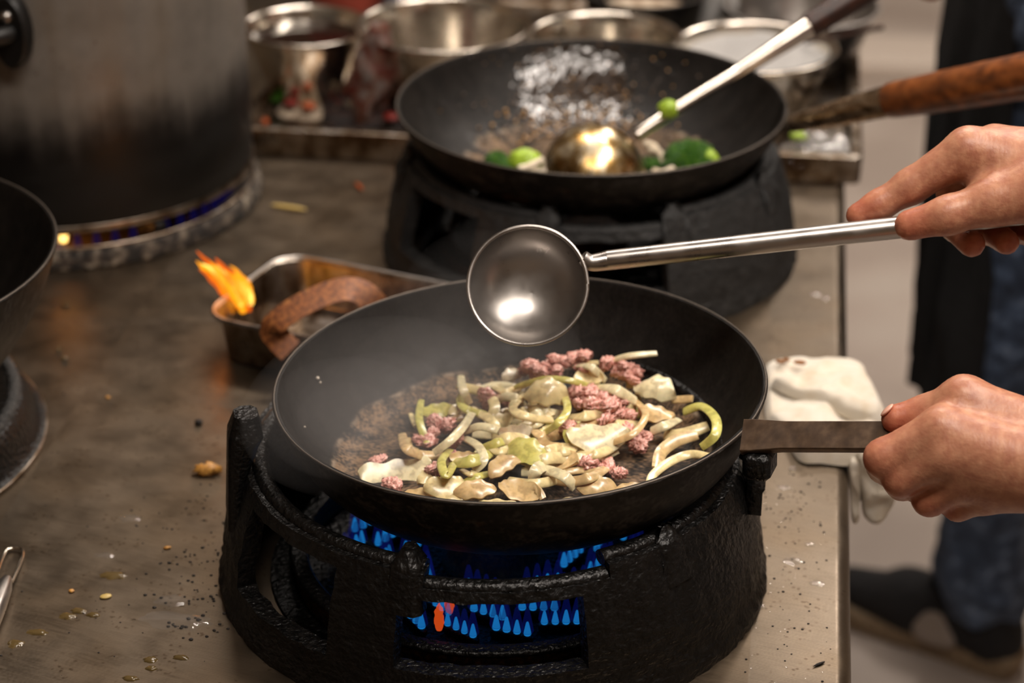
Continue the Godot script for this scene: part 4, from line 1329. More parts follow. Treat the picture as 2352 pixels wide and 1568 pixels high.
func build_hands() -> void:
	# cook at the front wok: both forearms reach in from the right
	var H := {"feet": Vector3(0.7400, 0.0000, -1.4500), "left": [[Vector3(0.1936, 0.9836, -1.2574), 0.0240, Vector3(0.1172, 0.9962, -1.2829), 0.0155, 0.0100], [Vector3(0.1936, 0.9836, -1.2574), 0.0240, Vector3(0.1208, 0.9825, -1.2728), 0.0155, 0.0100], [Vector3(0.1936, 0.9836, -1.2574), 0.0240, Vector3(0.1335, 0.9660, -1.2714), 0.0145, 0.0100], [Vector3(0.1936, 0.9836, -1.2574), 0.0240, Vector3(0.1490, 0.9539, -1.2743), 0.0135, 0.0100], [Vector3(0.1661, 0.9741, -1.2848), 0.0240, Vector3(0.1355, 0.9786, -1.3024), 0.0200, 0.0140], [Vector3(0.1841, 0.9912, -1.2861), 0.0230, Vector3(0.1316, 1.0071, -1.3055), 0.0155, 0.00800], [Vector3(0.1316, 1.0071, -1.3055), 0.0155, Vector3(0.1082, 0.9924, -1.3113), 0.0112, 0.00800], [Vector3(0.1082, 0.9924, -1.3113), 0.0112, Vector3(0.0883, 0.9871, -1.3099), 0.0102, 0.00800], [Vector3(0.1172, 0.9962, -1.2829), 0.0150, Vector3(0.0806, 0.9731, -1.2799), 0.0125, 0.00600], [Vector3(0.0806, 0.9731, -1.2799), 0.0125, Vector3(0.0827, 0.9524, -1.3049), 0.0105, 0.00600], [Vector3(0.0827, 0.9524, -1.3049), 0.0105, Vector3(0.0992, 0.9521, -1.3196), 0.00850, 0.00600], [Vector3(0.1208, 0.9825, -1.2728), 0.0150, Vector3(0.0930, 0.9606, -1.2766), 0.0122, 0.00500], [Vector3(0.0930, 0.9606, -1.2766), 0.0122, Vector3(0.0958, 0.9413, -1.3022), 0.0105, 0.00500], [Vector3(0.0958, 0.9413, -1.3022), 0.0105, Vector3(0.1130, 0.9438, -1.3162), 0.00850, 0.00500], [Vector3(0.1335, 0.9660, -1.2714), 0.0140, Vector3(0.1129, 0.9454, -1.2778), 0.0115, 0.00400], [Vector3(0.1129, 0.9454, -1.2778), 0.0115, Vector3(0.1135, 0.9327, -1.3028), 0.0100, 0.00400], [Vector3(0.1135, 0.9327, -1.3028), 0.0100, Vector3(0.1295, 0.9392, -1.3144), 0.00800, 0.00400], [Vector3(0.1490, 0.9539, -1.2743), 0.0130, Vector3(0.1325, 0.9377, -1.2853), 0.0105, 0.00400], [Vector3(0.1325, 0.9377, -1.2853), 0.0105, Vector3(0.1327, 0.9305, -1.3044), 0.00920, 0.00400], [Vector3(0.1327, 0.9305, -1.3044), 0.00920, Vector3(0.1443, 0.9359, -1.3132), 0.00750, 0.00400]], "right": [[Vector3(0.2245, 1.1055, -1.4778), 0.0250, Vector3(0.1344, 1.1139, -1.4866), 0.0165, 0.0100], [Vector3(0.2245, 1.1055, -1.4778), 0.0250, Vector3(0.1540, 1.1116, -1.5011), 0.0165, 0.0100], [Vector3(0.2245, 1.1055, -1.4778), 0.0250, Vector3(0.1725, 1.1045, -1.5114), 0.0155, 0.0100], [Vector3(0.2245, 1.1055, -1.4778), 0.0250, Vector3(0.1895, 1.0956, -1.5189), 0.0140, 0.0100], [Vector3(0.1344, 1.1139, -1.4866), 0.0165, Vector3(0.0956, 1.0855, -1.4826), 0.0125, 0.00600], [Vector3(0.0956, 1.0855, -1.4826), 0.0125, Vector3(0.0736, 1.0712, -1.4780), 0.0108, 0.00600], [Vector3(0.0736, 1.0712, -1.4780), 0.0108, Vector3(0.0596, 1.0643, -1.4746), 0.00920, 0.00600], [Vector3(0.1540, 1.1116, -1.5011), 0.0155, Vector3(0.1287, 1.0714, -1.5112), 0.0122, 0.00400], [Vector3(0.1287, 1.0714, -1.5112), 0.0122, Vector3(0.1315, 1.0495, -1.4975), 0.0108, 0.00400], [Vector3(0.1315, 1.0495, -1.4975), 0.0108, Vector3(0.1414, 1.0500, -1.4662), 0.00980, 0.00400], [Vector3(0.1725, 1.1045, -1.5114), 0.0148, Vector3(0.1530, 1.0673, -1.5160), 0.0115, 0.00400], [Vector3(0.1530, 1.0673, -1.5160), 0.0115, Vector3(0.1570, 1.0471, -1.4984), 0.0102, 0.00400], [Vector3(0.1570, 1.0471, -1.4984), 0.0102, Vector3(0.1661, 1.0517, -1.4687), 0.00920, 0.00400], [Vector3(0.1895, 1.0956, -1.5189), 0.0135, Vector3(0.1758, 1.0610, -1.5174), 0.0105, 0.00400], [Vector3(0.1758, 1.0610, -1.5174), 0.0105, Vector3(0.1790, 1.0475, -1.5004), 0.00920, 0.00400], [Vector3(0.1790, 1.0475, -1.5004), 0.00920, Vector3(0.1858, 1.0534, -1.4759), 0.00800, 0.00400], [Vector3(0.2040, 1.1038, -1.4508), 0.0250, Vector3(0.1533, 1.0886, -1.4552), 0.0165, 0.00800], [Vector3(0.1533, 1.0886, -1.4552), 0.0165, Vector3(0.1215, 1.0777, -1.4514), 0.0130, 0.00800], [Vector3(0.1215, 1.0777, -1.4514), 0.0130, Vector3(0.0955, 1.0676, -1.4534), 0.0112, 0.00800], [Vector3(0.1880, 1.0990, -1.4684), 0.0260, Vector3(0.1529, 1.0936, -1.4811), 0.0180, 0.0140]], "arms": [[Vector3(0.1936, 0.9836, -1.2574), 0.0265, Vector3(0.4700, 1.0700, -1.2000), 0.0420, 0.0200], [Vector3(0.2245, 1.1055, -1.4778), 0.0265, Vector3(0.5000, 1.1000, -1.6200), 0.0420, 0.0200], [Vector3(0.4700, 1.0700, -1.2000), 0.0420, Vector3(0.7000, 1.4200, -1.2500), 0.0500, 0.0200], [Vector3(0.5000, 1.1000, -1.6200), 0.0420, Vector3(0.7000, 1.4200, -1.6400), 0.0500, 0.0200], [Vector3(0.7400, 1.4500, -1.4450), 0.0550, Vector3(0.7200, 1.5600, -1.4450), 0.0520, 0.0200]], "head": [[Vector3(0.7000, 1.6600, -1.4450), 0.0850, Vector3(0.7000, 1.7000, -1.4450), 0.0900, 0.0200], [Vector3(0.6500, 1.6000, -1.4450), 0.0450, Vector3(0.6700, 1.6100, -1.4450), 0.0500, 0.0300], [Vector3(0.6050, 1.6500, -1.4450), 0.0120, Vector3(0.6150, 1.6800, -1.4450), 0.00800, 0.0120], [Vector3(0.7000, 1.6600, -1.3600), 0.0180, Vector3(0.7000, 1.6800, -1.3600), 0.0200, 0.00800], [Vector3(0.7000, 1.6600, -1.5300), 0.0180, Vector3(0.7000, 1.6800, -1.5300), 0.0200, 0.00800]], "hair": [[Vector3(0.7250, 1.7200, -1.4450), 0.0920, Vector3(0.6900, 1.7350, -1.4450), 0.0880, 0.0200]], "shirt": [[Vector3(0.7200, 1.3800, -1.3300), 0.1200, Vector3(0.7500, 1.0000, -1.3700), 0.1200, 0.0600], [Vector3(0.7200, 1.3800, -1.5600), 0.1200, Vector3(0.7500, 1.0000, -1.5200), 0.1200, 0.0600], [Vector3(0.7000, 1.4200, -1.2500), 0.0680, Vector3(0.5620, 1.2100, -1.2200), 0.0600, 0.0300], [Vector3(0.7000, 1.4200, -1.6400), 0.0680, Vector3(0.5800, 1.2280, -1.6280), 0.0600, 0.0300]], "legs": [[Vector3(0.7500, 0.9800, -1.3700), 0.1250, Vector3(0.7500, 0.8800, -1.3500), 0.1000, 0.0500], [Vector3(0.7500, 0.9800, -1.5200), 0.1250, Vector3(0.7500, 0.8800, -1.5400), 0.1000, 0.0500], [Vector3(0.7500, 0.8800, -1.3400), 0.0950, Vector3(0.7500, 0.1000, -1.3000), 0.0600, 0.0300], [Vector3(0.7500, 0.8800, -1.5600), 0.0950, Vector3(0.7500, 0.1000, -1.6000), 0.0600, 0.0300]], "shoes": [[Vector3(0.7800, 0.0450, -1.3000), Vector3(0.6000, 0.0400, -1.2900)], [Vector3(0.7800, 0.0450, -1.6000), Vector3(0.6000, 0.0400, -1.6100)]], "tips": [Vector3(0.0858, 0.9888, -1.3064), Vector3(0.0811, 0.9682, -1.2840), Vector3(0.0935, 0.9554, -1.2816), Vector3(0.1145, 0.9435, -1.2788), Vector3(0.0595, 1.0655, -1.4719), Vector3(0.0971, 1.0677, -1.4534), Vector3(0.1412, 1.0502, -1.4641), Vector3(0.1661, 1.0511, -1.4684)], "nails": [[Vector3(0.0818, 0.9939, -1.3092), Vector3(-0.9330, -0.8942, 0.5745), Vector3(-0.6509, 0.5544, -0.1943), 0.00580, 0.00580], [Vector3(0.0646, 1.0749, -1.4783), Vector3(-0.9710, -0.3130, 0.2859), Vector3(-0.2567, 0.8942, -0.4178), 0.00450, 0.00500]]}
	var p := thing("person", "cook reaching in bare hands, one on a ladle, one on the wok handle", "person", H.feet)
	var g := Geo.new()
	var tint := skin_tint(H.tips)
	for hand in [H.left, H.right]:
		var b := []
		for q in hand: b.append([q[0] - H.feet, q[1], q[2] - H.feet, q[3], q[4]])
		flesh(g, b, 0.003, null, 0.0, func(w): return tint.call(w + H.feet))
	var body := []
	for q in H.arms + H.head: body.append([q[0] - H.feet, q[1], q[2] - H.feet, q[3], q[4]])
	flesh(g, body, 0.010)
	part("body", g.mesh(true), M.skin, p)
	for n in H.nails: nail(n[0] - H.feet, n[1], n[2], n[3], n[4], p)
	var cloth := []
	for q in H.shirt: cloth.append([q[0] - H.feet, q[1], q[2] - H.feet, q[3], q[4]])
	g = Geo.new(); flesh(g, cloth, 0.014, noise(9.0), 0.008)
	part("shirt", g, M.coat, p)
	cloth = []
	for q in H.legs: cloth.append([q[0] - H.feet, q[1], q[2] - H.feet, q[3], q[4]])
	g = Geo.new(); flesh(g, cloth, 0.014, noise(9.0), 0.008)
	part("trousers", g, M.denim, p)
	cloth = []
	for q in H.hair: cloth.append([q[0] - H.feet, q[1], q[2] - H.feet, q[3], q[4]])
	g = Geo.new(); flesh(g, cloth, 0.010)
	part("hair", g, M.hair, p)
	for q in H.shoes:
		g = Geo.new(); flesh(g, [[q[0] - H.feet, 0.045, q[1] - H.feet, 0.038, 0.02], [q[0] - H.feet + Vector3(0, 0.03, 0), 0.045, q[0] - H.feet + Vector3(0, 0.05, 0), 0.045, 0.02]], 0.012)
		part("shoe", g, M.suede, p)
	# the ladle in the right hand
	var A := [Vector3(-0.1760, 1.0171, -1.4242), Vector3(0.0014, 0.5756, 0.8177), [Vector3(-0.1378, 1.0349, -1.4400), Vector3(-0.1314, 1.0304, -1.4408), Vector3(-0.1196, 1.0312, -1.4444), Vector3(0.2139, 1.0827, -1.4669)], Vector3(0.9914, 0.0000, -0.1305)]
	make_ladle("long handled steel ladle held over the wok of onions", A[0], A[1], 0.0445, 0.034, A[2], [0.0050, 0.0074, 0.0086], M.steel, [], M.steel, A[3], M.steel)

func build_second_cook() -> void:
	var H := {"feet": Vector3(0.3800, 0.0000, -2.4000), "fist": [[Vector3(0.3200, 1.1040, -1.8560), 0.0250, Vector3(0.2740, 1.0997, -1.8139), 0.0145, 0.0140], [Vector3(0.2740, 1.0997, -1.8139), 0.0135, Vector3(0.2836, 1.0615, -1.7998), 0.0115, 0.00400], [Vector3(0.2836, 1.0615, -1.7998), 0.0115, Vector3(0.2587, 1.0629, -1.7654), 0.0107, 0.00400], [Vector3(0.2587, 1.0629, -1.7654), 0.0107, Vector3(0.2462, 1.0930, -1.7683), 0.00943, 0.00400], [Vector3(0.3200, 1.1040, -1.8560), 0.0250, Vector3(0.2892, 1.1079, -1.8021), 0.0148, 0.0140], [Vector3(0.2892, 1.1079, -1.8021), 0.0138, Vector3(0.2988, 1.0697, -1.7880), 0.0118, 0.00400], [Vector3(0.2988, 1.0697, -1.7880), 0.0118, Vector3(0.2740, 1.0711, -1.7535), 0.0110, 0.00400], [Vector3(0.2740, 1.0711, -1.7535), 0.0110, Vector3(0.2614, 1.1012, -1.7564), 0.00968, 0.00400], [Vector3(0.3200, 1.1040, -1.8560), 0.0250, Vector3(0.3045, 1.1161, -1.7902), 0.0140, 0.0140], [Vector3(0.3045, 1.1161, -1.7902), 0.0130, Vector3(0.3141, 1.0779, -1.7761), 0.0110, 0.00400], [Vector3(0.3141, 1.0779, -1.7761), 0.0110, Vector3(0.2892, 1.0794, -1.7416), 0.0102, 0.00400], [Vector3(0.2892, 1.0794, -1.7416), 0.0102, Vector3(0.2767, 1.1094, -1.7445), 0.00902, 0.00400], [Vector3(0.3200, 1.1040, -1.8560), 0.0250, Vector3(0.3197, 1.1243, -1.7783), 0.0125, 0.0140], [Vector3(0.3197, 1.1243, -1.7783), 0.0115, Vector3(0.3293, 1.0861, -1.7642), 0.00950, 0.00400], [Vector3(0.3293, 1.0861, -1.7642), 0.00950, Vector3(0.3045, 1.0876, -1.7298), 0.00884, 0.00400], [Vector3(0.3045, 1.0876, -1.7298), 0.00884, Vector3(0.2919, 1.1176, -1.7327), 0.00779, 0.00400], [Vector3(0.3200, 1.1040, -1.8560), 0.0240, Vector3(0.2485, 1.1068, -1.7950), 0.0140, 0.00800], [Vector3(0.2485, 1.1068, -1.7950), 0.0140, Vector3(0.2329, 1.0819, -1.7754), 0.0115, 0.00800], [Vector3(0.2329, 1.0819, -1.7754), 0.0115, Vector3(0.2426, 1.0568, -1.7757), 0.00950, 0.00800]], "fist2": [[Vector3(0.1899, 1.0939, -2.1685), 0.0250, Vector3(0.1400, 1.0831, -2.0570), 0.0145, 0.0140], [Vector3(0.1400, 1.0831, -2.0570), 0.0135, Vector3(0.1132, 1.1077, -2.0778), 0.0115, 0.00400], [Vector3(0.1132, 1.1077, -2.0778), 0.0115, Vector3(0.1071, 1.0812, -2.1105), 0.0107, 0.00400], [Vector3(0.1071, 1.0812, -2.1105), 0.0107, Vector3(0.1268, 1.0565, -2.1020), 0.00943, 0.00400], [Vector3(0.1899, 1.0939, -2.1685), 0.0250, Vector3(0.1559, 1.0913, -2.0679), 0.0148, 0.0140], [Vector3(0.1559, 1.0913, -2.0679), 0.0138, Vector3(0.1292, 1.1158, -2.0888), 0.0118, 0.00400], [Vector3(0.1292, 1.1158, -2.0888), 0.0118, Vector3(0.1231, 1.0893, -2.1214), 0.0110, 0.00400], [Vector3(0.1231, 1.0893, -2.1214), 0.0110, Vector3(0.1428, 1.0646, -2.1129), 0.00968, 0.00400], [Vector3(0.1899, 1.0939, -2.1685), 0.0250, Vector3(0.1719, 1.0994, -2.0789), 0.0140, 0.0140], [Vector3(0.1719, 1.0994, -2.0789), 0.0130, Vector3(0.1452, 1.1240, -2.0997), 0.0110, 0.00400], [Vector3(0.1452, 1.1240, -2.0997), 0.0110, Vector3(0.1390, 1.0975, -2.1323), 0.0102, 0.00400], [Vector3(0.1390, 1.0975, -2.1323), 0.0102, Vector3(0.1588, 1.0728, -2.1238), 0.00902, 0.00400], [Vector3(0.1899, 1.0939, -2.1685), 0.0250, Vector3(0.1879, 1.1076, -2.0898), 0.0125, 0.0140], [Vector3(0.1879, 1.1076, -2.0898), 0.0115, Vector3(0.1612, 1.1321, -2.1106), 0.00950, 0.00400], [Vector3(0.1612, 1.1321, -2.1106), 0.00950, Vector3(0.1550, 1.1056, -2.1432), 0.00884, 0.00400], [Vector3(0.1550, 1.1056, -2.1432), 0.00884, Vector3(0.1747, 1.0810, -2.1347), 0.00779, 0.00400], [Vector3(0.1899, 1.0939, -2.1685), 0.0240, Vector3(0.1364, 1.0552, -2.0734), 0.0140, 0.00800], [Vector3(0.1364, 1.0552, -2.0734), 0.0140, Vector3(0.1099, 1.0508, -2.0963), 0.0115, 0.00800], [Vector3(0.1099, 1.0508, -2.0963), 0.0115, Vector3(0.0927, 1.0711, -2.1006), 0.00950, 0.00800]], "body": [[Vector3(0.3700, 1.4600, -2.1800), 0.0500, Vector3(0.4200, 1.1000, -2.0800), 0.0420, 0.0200], [Vector3(0.4200, 1.1000, -2.0800), 0.0420, Vector3(0.3200, 1.1040, -1.8560), 0.0270, 0.0200], [Vector3(0.3700, 1.4600, -2.5800), 0.0500, Vector3(0.3400, 1.1200, -2.5000), 0.0420, 0.0200], [Vector3(0.3400, 1.1200, -2.5000), 0.0420, Vector3(0.1899, 1.0939, -2.1685), 0.0270, 0.0200], [Vector3(0.3500, 1.7000, -2.3800), 0.0850, Vector3(0.3500, 1.7400, -2.3800), 0.0900, 0.0200], [Vector3(0.3700, 1.5000, -2.3800), 0.0520, Vector3(0.3500, 1.7000, -2.3800), 0.0500, 0.0200], [Vector3(0.3000, 1.6400, -2.3800), 0.0450, Vector3(0.3200, 1.6500, -2.3800), 0.0500, 0.0300], [Vector3(0.2550, 1.6900, -2.3800), 0.0120, Vector3(0.2650, 1.7200, -2.3800), 0.00800, 0.0120]], "hair": [[Vector3(0.3750, 1.7600, -2.3800), 0.0920, Vector3(0.3400, 1.7750, -2.3800), 0.0880, 0.0200]], "shirt": [[Vector3(0.3900, 1.0000, -2.4500), 0.1150, Vector3(0.3700, 1.4200, -2.4800), 0.1150, 0.0600], [Vector3(0.3900, 1.0000, -2.3100), 0.1150, Vector3(0.3700, 1.4200, -2.2800), 0.1150, 0.0600], [Vector3(0.3700, 1.4600, -2.1800), 0.0660, Vector3(0.3950, 1.2800, -2.1300), 0.0600, 0.0300], [Vector3(0.3700, 1.4600, -2.5800), 0.0660, Vector3(0.3550, 1.2900, -2.5400), 0.0600, 0.0300]], "jeans": [[Vector3(0.3350, 0.9000, -2.4600), 0.1000, Vector3(0.2850, 0.5000, -2.4750), 0.0780, 0.0300], [Vector3(0.2850, 0.5000, -2.4750), 0.0780, Vector3(0.3000, 0.1500, -2.4851), 0.0600, 0.0300], [Vector3(0.3000, 0.1500, -2.4851), 0.0600, Vector3(0.3000, 0.1220, -2.4851), 0.0620, 0.0200], [Vector3(0.4000, 0.9000, -2.3000), 0.1000, Vector3(0.4000, 0.5000, -2.2600), 0.0800, 0.0300], [Vector3(0.4000, 0.5000, -2.2600), 0.0800, Vector3(0.5300, 0.1100, -2.2400), 0.0600, 0.0300], [Vector3(0.3350, 0.9600, -2.4400), 0.1100, Vector3(0.4000, 0.9600, -2.3200), 0.1100, 0.0500]], "apron": [-2.6400, -2.3600, 1.1000, 0.4200, 0.1850, 0.1780], "shoes": [[Vector3(0.3440, 0.0000, -2.4593), 2.6109], [Vector3(0.6000, 0.0000, -2.2200), 2.7109]]}
	var p := thing("person", "standing cook in dark blue jeans, black apron and black sneakers", "person", H.feet)
	var loc := func(list: Array) -> Array:
		var b := []
		for q in list:
			var e := [q[0] - H.feet, q[1], q[2] - H.feet, q[3], q[4]]
			if q.size() > 5: e += [q[5], q[6]]
			b.append(e)
		return b
	var g := Geo.new()
	flesh(g, loc.call(H.body), 0.012)
	flesh(g, loc.call(H.fist), 0.004)
	flesh(g, loc.call(H.fist2), 0.004)
	part("body", g.mesh(true), M.skin, p)
	g = Geo.new(); flesh(g, loc.call(H.hair), 0.012)
	part("hair", g, M.hair, p)
	g = Geo.new(); flesh(g, loc.call(H.shirt), 0.014, noise(9.0), 0.008)
	part("shirt", g, M.black_cloth, p)
	g = Geo.new(); flesh(g, loc.call(H.jeans), 0.010, noise(16.0, FastNoiseLite.TYPE_SIMPLEX_SMOOTH, 3, 97), 0.016)
	part("jeans", g, M.denim, p)
	# apron: a bowed sheet from waist to knee, in front (towards the table)
	var A: Array = H.apron
	var fold := noise(6.0, FastNoiseLite.TYPE_SIMPLEX_SMOOTH, 3, 98)
	var rows := []
	for side in [0, 1]:
		var rr := []
		for s in 25:
			var t := s / 24.0
			var row := []
			for k in 31:
				var u := k / 30.0 * 2.0 - 1.0
				var z: float = lerpf(A[0], A[1], (u + 1.0) * 0.5)
				var y: float = lerpf(A[2], A[3], t)
				var x: float = A[4] + 0.07 * u * u + (A[5] - A[4]) * t + 0.018 * fold.get_noise_2d(u * 0.7, t * 0.35) + (0.003 if side == 1 else 0.0)
				row.append(Vector3(x, y, z) - H.feet)
			rr.append(row)
		rows.append(rr)
	g = Geo.new()
	g.sheet(rows[0], false, true); g.sheet(rows[1], false, false)
	g.sheet([rows[0][0], rows[1][0]]); g.sheet([rows[0][24], rows[1][24]])
	part("apron", g, M.black_cloth, p)
	for S in H.shoes:
		var sh := Node3D.new()
		sh.name = "sneaker"
		p.add_child(sh, true)
		sh.position = S[0] - H.feet
		sh.rotation.y = S[1]
		# +x is the toe; heel at the origin
		var out := [Vector2(-0.012, 0), Vector2(-0.006, 0.026), Vector2(0.03, 0.036), Vector2(0.10, 0.037), Vector2(0.17, 0.047), Vector2(0.23, 0.047), Vector2(0.275, 0.030), Vector2(0.288, 0.0), Vector2(0.272, -0.030), Vector2(0.23, -0.045), Vector2(0.17, -0.043), Vector2(0.10, -0.034), Vector2(0.03, -0.034), Vector2(-0.006, -0.026)]
		var so := Geo.new()
		var srow := []
		for q in [[0.94, 0.0], [1.0, 0.004], [1.03, 0.016], [1.02, 0.024], [0.97, 0.028]]:
			var row := []
			for k in out.size():
				for j in 4:
					var n: int = out.size()
					var w: Vector2 = out[k].cubic_interpolate(out[(k + 1) % n], out[(k + n - 1) % n], out[(k + 2) % n], j / 4.0)
					w = Vector2(0.138, 0) + (w - Vector2(0.138, 0)) * q[0]
					row.append(Vector3(w.x, q[1] + 0.008 * smoothstep(0.1, 0.0, w.x) * float(q[1] > 0.01) + 0.010 * smoothstep(0.22, 0.29, w.x), w.y))
			srow.append(row)
		so.sheet(srow, true, false); so.cap(srow[0], false); so.cap(srow[-1], true)
		part("sole", so, M.gum, sh).set_meta("label", "tan gum sole")
		var up := Geo.new()
		flesh(up, [[Vector3(0.025, 0.045, 0), 0.036, Vector3(0.03, 0.085, 0), 0.034, 0.02], [Vector3(0.03, 0.05, 0), 0.037, Vector3(0.15, 0.050, 0), 0.041, 0.02], [Vector3(0.15, 0.046, 0), 0.041, Vector3(0.245, 0.034, 0.0), 0.032, 0.02], [Vector3(0.07, 0.075, 0), 0.034, Vector3(0.16, 0.066, 0), 0.028, 0.02]], 0.006)
		part("upper", up, M.suede, sh)
		var tg := Geo.new()
		flesh(tg, [[Vector3(0.085, 0.10, 0), 0.022, Vector3(0.115, 0.118, 0), 0.012, 0.01]], 0.005)
		part("tongue", tg, M.black_cloth, sh)
		for sd in [-1.0, 1.0]:
			var pa := Geo.new()
			pillow(pa, Vector3(0.095, 0.052, sd * 0.0365), Vector3(0.99, -0.1, 0.0), Vector3(0, 1, -sd * 0.2), Vector3(0, 0, sd), [Vector2(-0.030, -0.022), Vector2(0.020, -0.024), Vector2(0.034, -0.004), Vector2(0.022, 0.020), Vector2(-0.006, 0.024), Vector2(-0.022, 0.004)], 0.007, 0.0, 4.0, 1, 0.004)
			part("side_patch", pa, M.stripe, sh)
		for k in 4:
			var lc := Geo.new()
			var x := 0.118 + 0.018 * k
			var y := 0.101 - 0.008 * k
			lc.tube([Vector3(x, y - 0.012, -0.024), Vector3(x + 0.004, y, -0.012), Vector3(x + 0.006, y + 0.003, 0), Vector3(x + 0.004, y, 0.012), Vector3(x, y - 0.012, 0.024)], [0.0028], 8)
			part("lace", lc, M.black_plastic, sh)
		var loop := Geo.new()
		var lp := []
		for k in 17:
			var a := TAU * k / 16.0
			lp.append(Vector3(0.092 + 0.013 * cos(a), 0.142 + 0.018 * sin(a), 0.004 * sin(a * 2.0)))
		loop.tube(lp, [0.0028], 8, 1.0, Vector3.BACK, false)
		part("lace_loop", loop, M.lace, sh)

